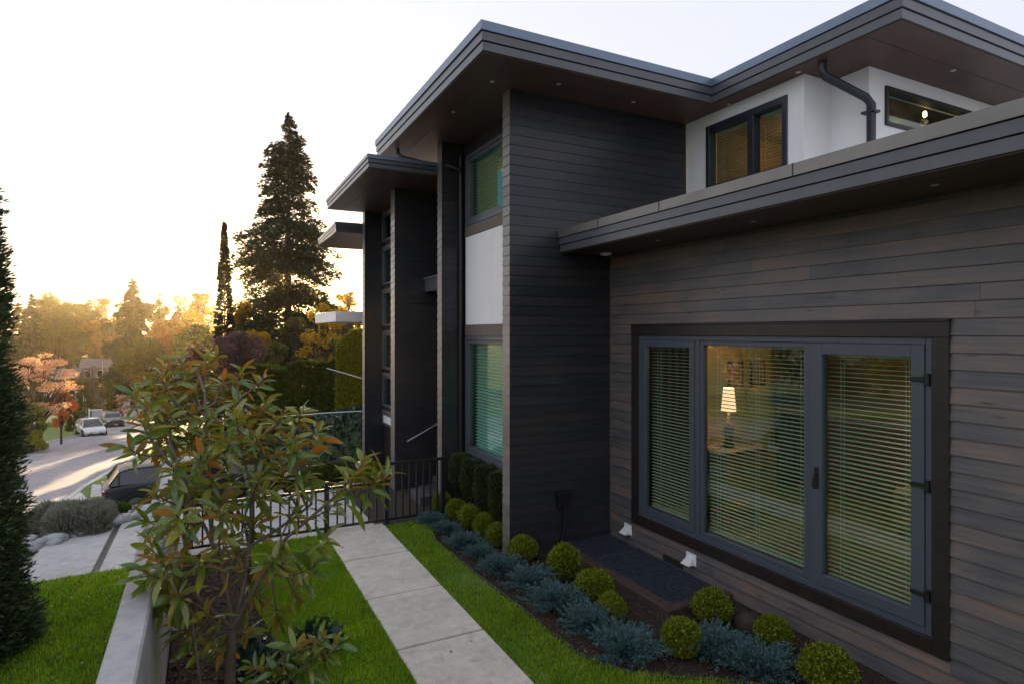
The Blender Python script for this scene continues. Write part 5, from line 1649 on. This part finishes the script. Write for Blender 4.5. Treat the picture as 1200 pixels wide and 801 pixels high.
# ------------------------------------------------------------------ far house, signs
hx, hyy = at(104, 134)
hz = zat(447, 134)
rz_ = math.radians(8)
fh = empty('bungalow', (hx, hyy, hz), 'far blue-grey bungalow with white windows and a low gable roof', 'house')
bl = mat_simple('blue_grey_siding', (0.16, 0.18, 0.21), .8); rf = mat_simple('grey_shingle', (0.13, 0.13, 0.14), .9)


def lb_(name, x0, x1, y0, y1, z0, z1, m, par=None): return box(name, hx + x0, hx + x1, hyy + y0, hyy + y1, hz + z0, hz + z1, m, par or fh)


lb_('wall', -1.2, 6.6, 0, 6, -2.0, 3.2, bl)
lb_('wing_wall', -7.5, -1.21, 1.0, 6, -2.0, 1.0, bl)
MB().add([(hx + a, hyy + b, hz + c) for a, b, c in ((-1.8, -.5, 3.1), (7.2, -.5, 3.1), (7.2, 6.5, 3.1), (-1.8, 6.5, 3.1), (-1.8, 3, 5.0), (7.2, 3, 5.0))], [(0, 1, 5, 4), (1, 2, 5), (2, 3, 4, 5), (3, 0, 4), (0, 3, 2, 1)]).build('roof', rf, fh)
MB().add([(hx + a, hyy + b, hz + c) for a, b, c in ((-8.2, .0, .9), (-1.3, .0, .9), (-1.3, 6.5, 2.7), (-8.2, 6.5, 2.7))] , [(0, 1, 2, 3)]).add([(hx + a, hyy + b, hz + c) for a, b, c in ((-8.2, .0, .7), (-1.3, .0, .7), (-1.3, 6.5, 2.5), (-8.2, 6.5, 2.5))], [(3, 2, 1, 0)]).build('wing_roof', rf, fh)
for x0 in (-.6, 1.6, 3.6, 5.2):
    w = lb_('window', x0 - .1, x0 + 1.0, -.08, .01, .9, 2.6, M['white'])
    lb_('pane', x0, x0 + .9, -.1, -.082, 1.0, 2.5, M['car_glass'], w)
cp = empty('carport', (*at(72, 78), zat(462, 78)), 'small carport with a pale flat tilted roof behind the cherry tree', 'carport')
x, y = at(72, 78); z = zat(460, 78)
MB().obox((x, y, z), (1.6, .4, .25), (-.4, 1.4, 0), (0, 0, .08)).build('roof', M['white'], cp)
for sx in (-1, 1):
    for sy in (-1, 1): box('post', x + 1.3 * sx - .07, x + 1.3 * sx + .07, y + 1.1 * sy - .07, y + 1.1 * sy + .07, gz(x, y), z + .2 * sx - .1, M['white'], cp)


def sign(name, u, vb, vt, d, label, kind):
    x, y = at(u, d); z0 = zat(vb, d); z1 = zat(vt, d)
    e = empty(name, (x, y, z0), label, 'sign')
    if kind == 'yard':
        box('post', x - .06, x + .06, y - .06, y + .06, z0, z1, M['white'], e, .005)
        box('arm', x + .061, x + 1.05, y - .045, y + .045, z1 - .22, z1 - .12, M['white'], e)
        box('panel', x + .2, x + .95, y - .015, y + .015, z1 - .95, z1 - .26, mat_simple('sign_grey', (.42, .46, .52), .5), e)
    elif kind == 'diamond':
        MB().tube([(x, y, z0), (x, y, z1)], .05, 6).build('post', M['steel'], e)
        MB().obox((x, y - .08, z0 + 1.1), (.32, 0, .32), (0, .012, 0), (-.32, 0, .32)).build('panel', mat_simple('sign_yellow', (.75, .62, .03), .4), e)
    else:
        MB().tube([(x, y, z0), (x, y, z1 - .8)], .05, 6).build('post', M['steel'], e)
        box('panel', x - .35, x + .35, y - .08, y - .055, z1 - .8, z1, M['white'], e)


sign('yard_sign', 104.5, 497, 478, 57, 'white yard sign with a grey panel on its arm behind the silver car', 'yard')
sign('warning_sign', 120, 458, 421, 116, 'tall pole with a yellow diamond sign before the bungalow', 'diamond')
sign('street_sign', 157, 471, 451, 112, 'small white street sign by the far road', 'plain')

# ------------------------------------------------------------------ cars
CP = {}


def paint(name, col, metal=.3, rough=.28, coat=.8):
    m, nt, b, out = nodes(name)
    b.inputs['Base Color'].default_value = (*col, 1); b.inputs['Metallic'].default_value = metal; b.inputs['Roughness'].default_value = rough
    b.inputs['Coat Weight'].default_value = coat; b.inputs['Coat Roughness'].default_value = .06
    return m


M['headlamp'] = mat_simple('headlamp_lens', (.6, .63, .66), .12)
M['plate'] = mat_simple('number_plate', (.7, .7, .72), .5)
M['redlamp'] = mat_simple('tail_lamp', (.25, .01, .01), .2)


def car(loc, rz, label, pm, L=4.5, W=1.8, Hh=1.47, suv=False, low=None):
    """local x forward; body lofted from side profile stations"""
    e = empty('parked_car', loc, label, 'car', None, rz)
    hood = .62 if not suv else .66
    if suv:
        st = [(-.5, .45, .80, .80), (-.47, .30, .92, .88), (-.40, .24, .98, .95), (-.2, .22, 1.0, 1.0), (0, .22, 1.0, 1.0), (.18, .22, .99, 1.0), (.30, .22, .97, .99), (.40, .23, .93, .97), (.46, .26, .86, .90), (.49, .32, .76, .80), (.5, .42, .66, .70)]
        belt = Hh * .70; top = Hh
        gh = [(-.46, .90, .0), (-.40, .90, .80), (-.34, .90, .97), (-.10, .90, 1.0), (.08, .89, .98), (.155, .88, .72), (.28, .86, 0.0)]
    else:
        st = [(-.5, .40, .74, .80), (-.47, .27, .90, .88), (-.40, .20, .98, .95), (-.2, .18, 1.0, 1.0), (0, .18, 1.0, 1.0), (.18, .18, .97, 1.0), (.30, .18, .90, .98), (.40, .19, .82, .94), (.46, .22, .72, .86), (.49, .28, .60, .76), (.5, .38, .52, .66)]
        belt = Hh * .64; top = Hh
        gh = [(-.46, .86, 0.0), (-.34, .84, .72), (-.24, .83, .96), (-.08, .82, 1.0), (.06, .82, .95), (.14, .83, .62), (.25, .86, 0.0)]
    rings = []
    for (fx, zb, kb, kw) in st:
        w = W / 2 * kw; zt = belt * kb; x = fx * L; zb_ = zb
        rings.append([(x, -w * .92, zb_), (x, -w, zb_ + (zt - zb_) * .3), (x, -w, zb_ + (zt - zb_) * .62), (x, -w * .965, zt - .03), (x, -w * .9, zt), (x, -w * .4, zt + .018), (x, 0, zt + .022),
                      (x, w * .4, zt + .018), (x, w * .9, zt), (x, w * .965, zt - .03), (x, w, zb_ + (zt - zb_) * .62), (x, w, zb_ + (zt - zb_) * .3), (x, w * .92, zb_), (x, 0, zb_ - .02)])
    n = len(rings[0]); V = [p for r_ in rings for p in r_]; Fc = []
    for i in range(len(rings) - 1):
        for k in range(n):
            k2 = (k + 1) % n; Fc.append((i * n + k, i * n + k2, (i + 1) * n + k2, (i + 1) * n + k))
    Fc += [tuple(range(n)), tuple(range((len(rings) - 1) * n + n - 1, (len(rings) - 1) * n - 1, -1))]

    def put(mb, name, mat, sub=None):
        me = mb.mesh(name); bm = bmesh.new(); bm.from_mesh(me); bmesh.ops.recalc_face_normals(bm, faces=bm.faces); bm.to_mesh(me); bm.free()
        o = bpy.data.objects.new(name, me); COL.objects.link(o); me.materials.append(mat); o.parent = sub or e
        return o
    body = put(MB().add(V, Fc, True), 'body', pm)
    s_ = body.modifiers.new('sub', 'SUBSURF'); s_.levels = 1; s_.render_levels = 2
    # greenhouse: glass shell, roof panel, pillars
    def ring(fx, kw, kh, ins=1.0):
        z = belt - .02 + (top - belt) * kh; w = W / 2 * kw * (1 - .20 * kh) * ins
        return [(fx * L, -w, z), (fx * L, -w * .86, z + .025 * kh), (fx * L, 0, z + .05 * kh), (fx * L, w * .86, z + .025 * kh), (fx * L, w, z)]
    top_r = [ring(*g_) for g_ in gh]
    bot = [[(x, -W / 2 * g_[1], belt - .03), (x, W / 2 * g_[1], belt - .03)] for g_ in gh for x in [g_[0] * L]]
    gl = MB(); rp = MB()
    for i in range(len(gh) - 1):
        a, b = top_r[i], top_r[i + 1]
        mbb = rp if (gh[i][2] > .7 and gh[i + 1][2] > .7) else gl
        mbb.add(a + b, [(k, k + 1, k + 6, k + 5) for k in range(4)], True)
        gl.add([bot[i][0], bot[i + 1][0], b[0], a[0]], [(0, 1, 2, 3)]); gl.add([bot[i][1], bot[i + 1][1], b[4], a[4]], [(3, 2, 1, 0)])
    put(gl, 'glass', M['car_glass_dark'])
    put(rp, 'roof_panel', pm)
    pl_ = MB()
    for i in (1, 3, 5):
        for s in (0, 4):
            q = top_r[i][s]; bq = bot[i][0 if s == 0 else 1]
            pl_.tube([(bq[0], bq[1] * 1.005, bq[2]), (q[0], q[1] * 1.01, q[2])], .035, 5)
    for s in (0, 4): pl_.tube([(t_[s][0], t_[s][1] * 1.01, t_[s][2]) for t_ in top_r], .028, 5)
    put(pl_, 'pillars', pm)
    R_ = .335 if not suv else .39
    for fx in (-.30, .315):
        for s in (-1, 1):
            yc = s * (W / 2 - .10)
            aw = put(MB().tube([(fx * L, s * (W / 2 - .30), R_ + .02), (fx * L, s * (W / 2 + .006), R_ + .02)], R_ * 1.16, 24), 'wheel_arch', M['rubber'])
            ty = put(MB().tube([(fx * L, yc - s * .11, R_), (fx * L, yc - s * .09, R_), (fx * L, yc + s * .11, R_), (fx * L, yc + s * .13, R_)], [R_ * .93, R_, R_, R_ * .93], 24), 'wheel', M['rubber'])
            rim = MB().tube([(fx * L, yc + s * .128, R_), (fx * L, yc + s * .137, R_)], R_ * .64, 20)
            for k in range(5):
                a = k * 1.2566
                rim.obox((fx * L + math.cos(a) * R_ * .32, yc + s * .14, R_ + math.sin(a) * R_ * .32), (math.cos(a) * R_ * .3, 0, math.sin(a) * R_ * .3), (-math.sin(a) * .03, 0, math.cos(a) * .03), (0, .008, 0))
            put(rim, 'rim', M['steel'], ty)
    zf_ = belt * (.60 if not suv else .76)
    for s in (-1, 1):
        put(MB().obox((L * .468, s * W * .36, zf_), (.09, -s * .04, .0), (0, W * .075, 0), (-.02, 0, .055 if not suv else .075)), 'headlight', M['headlamp'])
        put(MB().obox((-L * .485, s * W * .37, belt * .78), (.05, 0, 0), (0, W * .07, 0), (0, 0, .06)), 'tail_light', M['redlamp'])
        put(MB().obox((gh[-2][0] * L, s * (W / 2 + .07), belt + .06), (.05, 0, 0), (0, .09, 0), (0, 0, .06)), 'mirror', pm)
        for hx_ in (-.02, -.22): put(MB().obox((hx_ * L, s * (W / 2 + .004), belt * .86), (.10, 0, 0), (0, .012, 0), (0, 0, .014)), 'door_handle', M['steel'])
    put(MB().obox((L * .496, 0, belt * (.50 if not suv else .60)), (.012, 0, 0), (0, W * .24, 0), (0, 0, .05 if not suv else .11)), 'grille', M['black'])
    put(MB().obox((L * .496, 0, .33), (.015, 0, 0), (0, W * .34, 0), (0, 0, .06)), 'lower_intake', M['black'])
    put(MB().obox((L * .513, 0, .43), (.006, 0, 0), (0, .15, 0), (0, 0, .05)), 'number_plate', M['plate'])
    return e


m, nt, b, out = nodes('dark_car_glass')
b.inputs['Base Color'].default_value = (.02, .025, .03, 1); b.inputs['Roughness'].default_value = .04; b.inputs['Specular IOR Level'].default_value = .8
M['car_glass_dark'] = m
silver, dark, blackp, pale = paint('silver_paint', (.55, .56, .58), .5, .3), paint('charcoal_paint', (.06, .065, .075)), paint('black_paint', (.012, .015, .02), .0, .4, .15), paint('pale_grey_paint', (.5, .5, .5))


def car_at(u, d, rz, label, pm, **k):
    x, y = at(u, d)
    return car((x, y, float(street_z(y)) + .035), rz, label, pm, **k)


car_at(106, 54.5, R(-72), 'silver saloon parked at the far kerb facing the camera', silver)
car_at(130, 66.5, R(-72), 'dark car parked behind the silver saloon at the far kerb', dark, Hh=1.6, suv=True)
car_at(196, 62, R(95), 'pale car half hidden by the magnolia leaves', pale)
x, y = at(117, 20.0)
car((x + 2.36, y + .30, zat(602, 20.0)), R(8), 'black off-road car parked with its tail to the street behind the low bushes', blackp, L=4.7, W=1.95, Hh=1.56, suv=True)
ribbon('parking_pad', [at(100, 18.4), at(330, 18.4)], [at(108, 24), at(330, 24)], lambda x, y: np.full(len(x), zat(602, 20.0)), M['pad_concrete'], 14, -.01)

# ------------------------------------------------------------------ golden evening haze over the valley
if True:
    hb = MB().box(-610, 610, -210, 810, -14, 27.2).build('haze', None)
    m = bpy.data.materials.new('haze'); m.use_nodes = True
    nt = m.node_tree; nt.nodes.remove(nt.nodes['Principled BSDF'])
    pv = nt.nodes.new('ShaderNodeVolumePrincipled')
    pv.inputs['Color'].default_value = (1.0, 0.82, 0.55, 1)
    pv.inputs['Density'].default_value = 0.0003
    pv.inputs['Anisotropy'].default_value = 0.8
    nt.links.new(pv.outputs[0], nt.nodes['Material Output'].inputs['Volume'])
    hb.data.materials.append(m)
    tag(hb, kind='stuff')
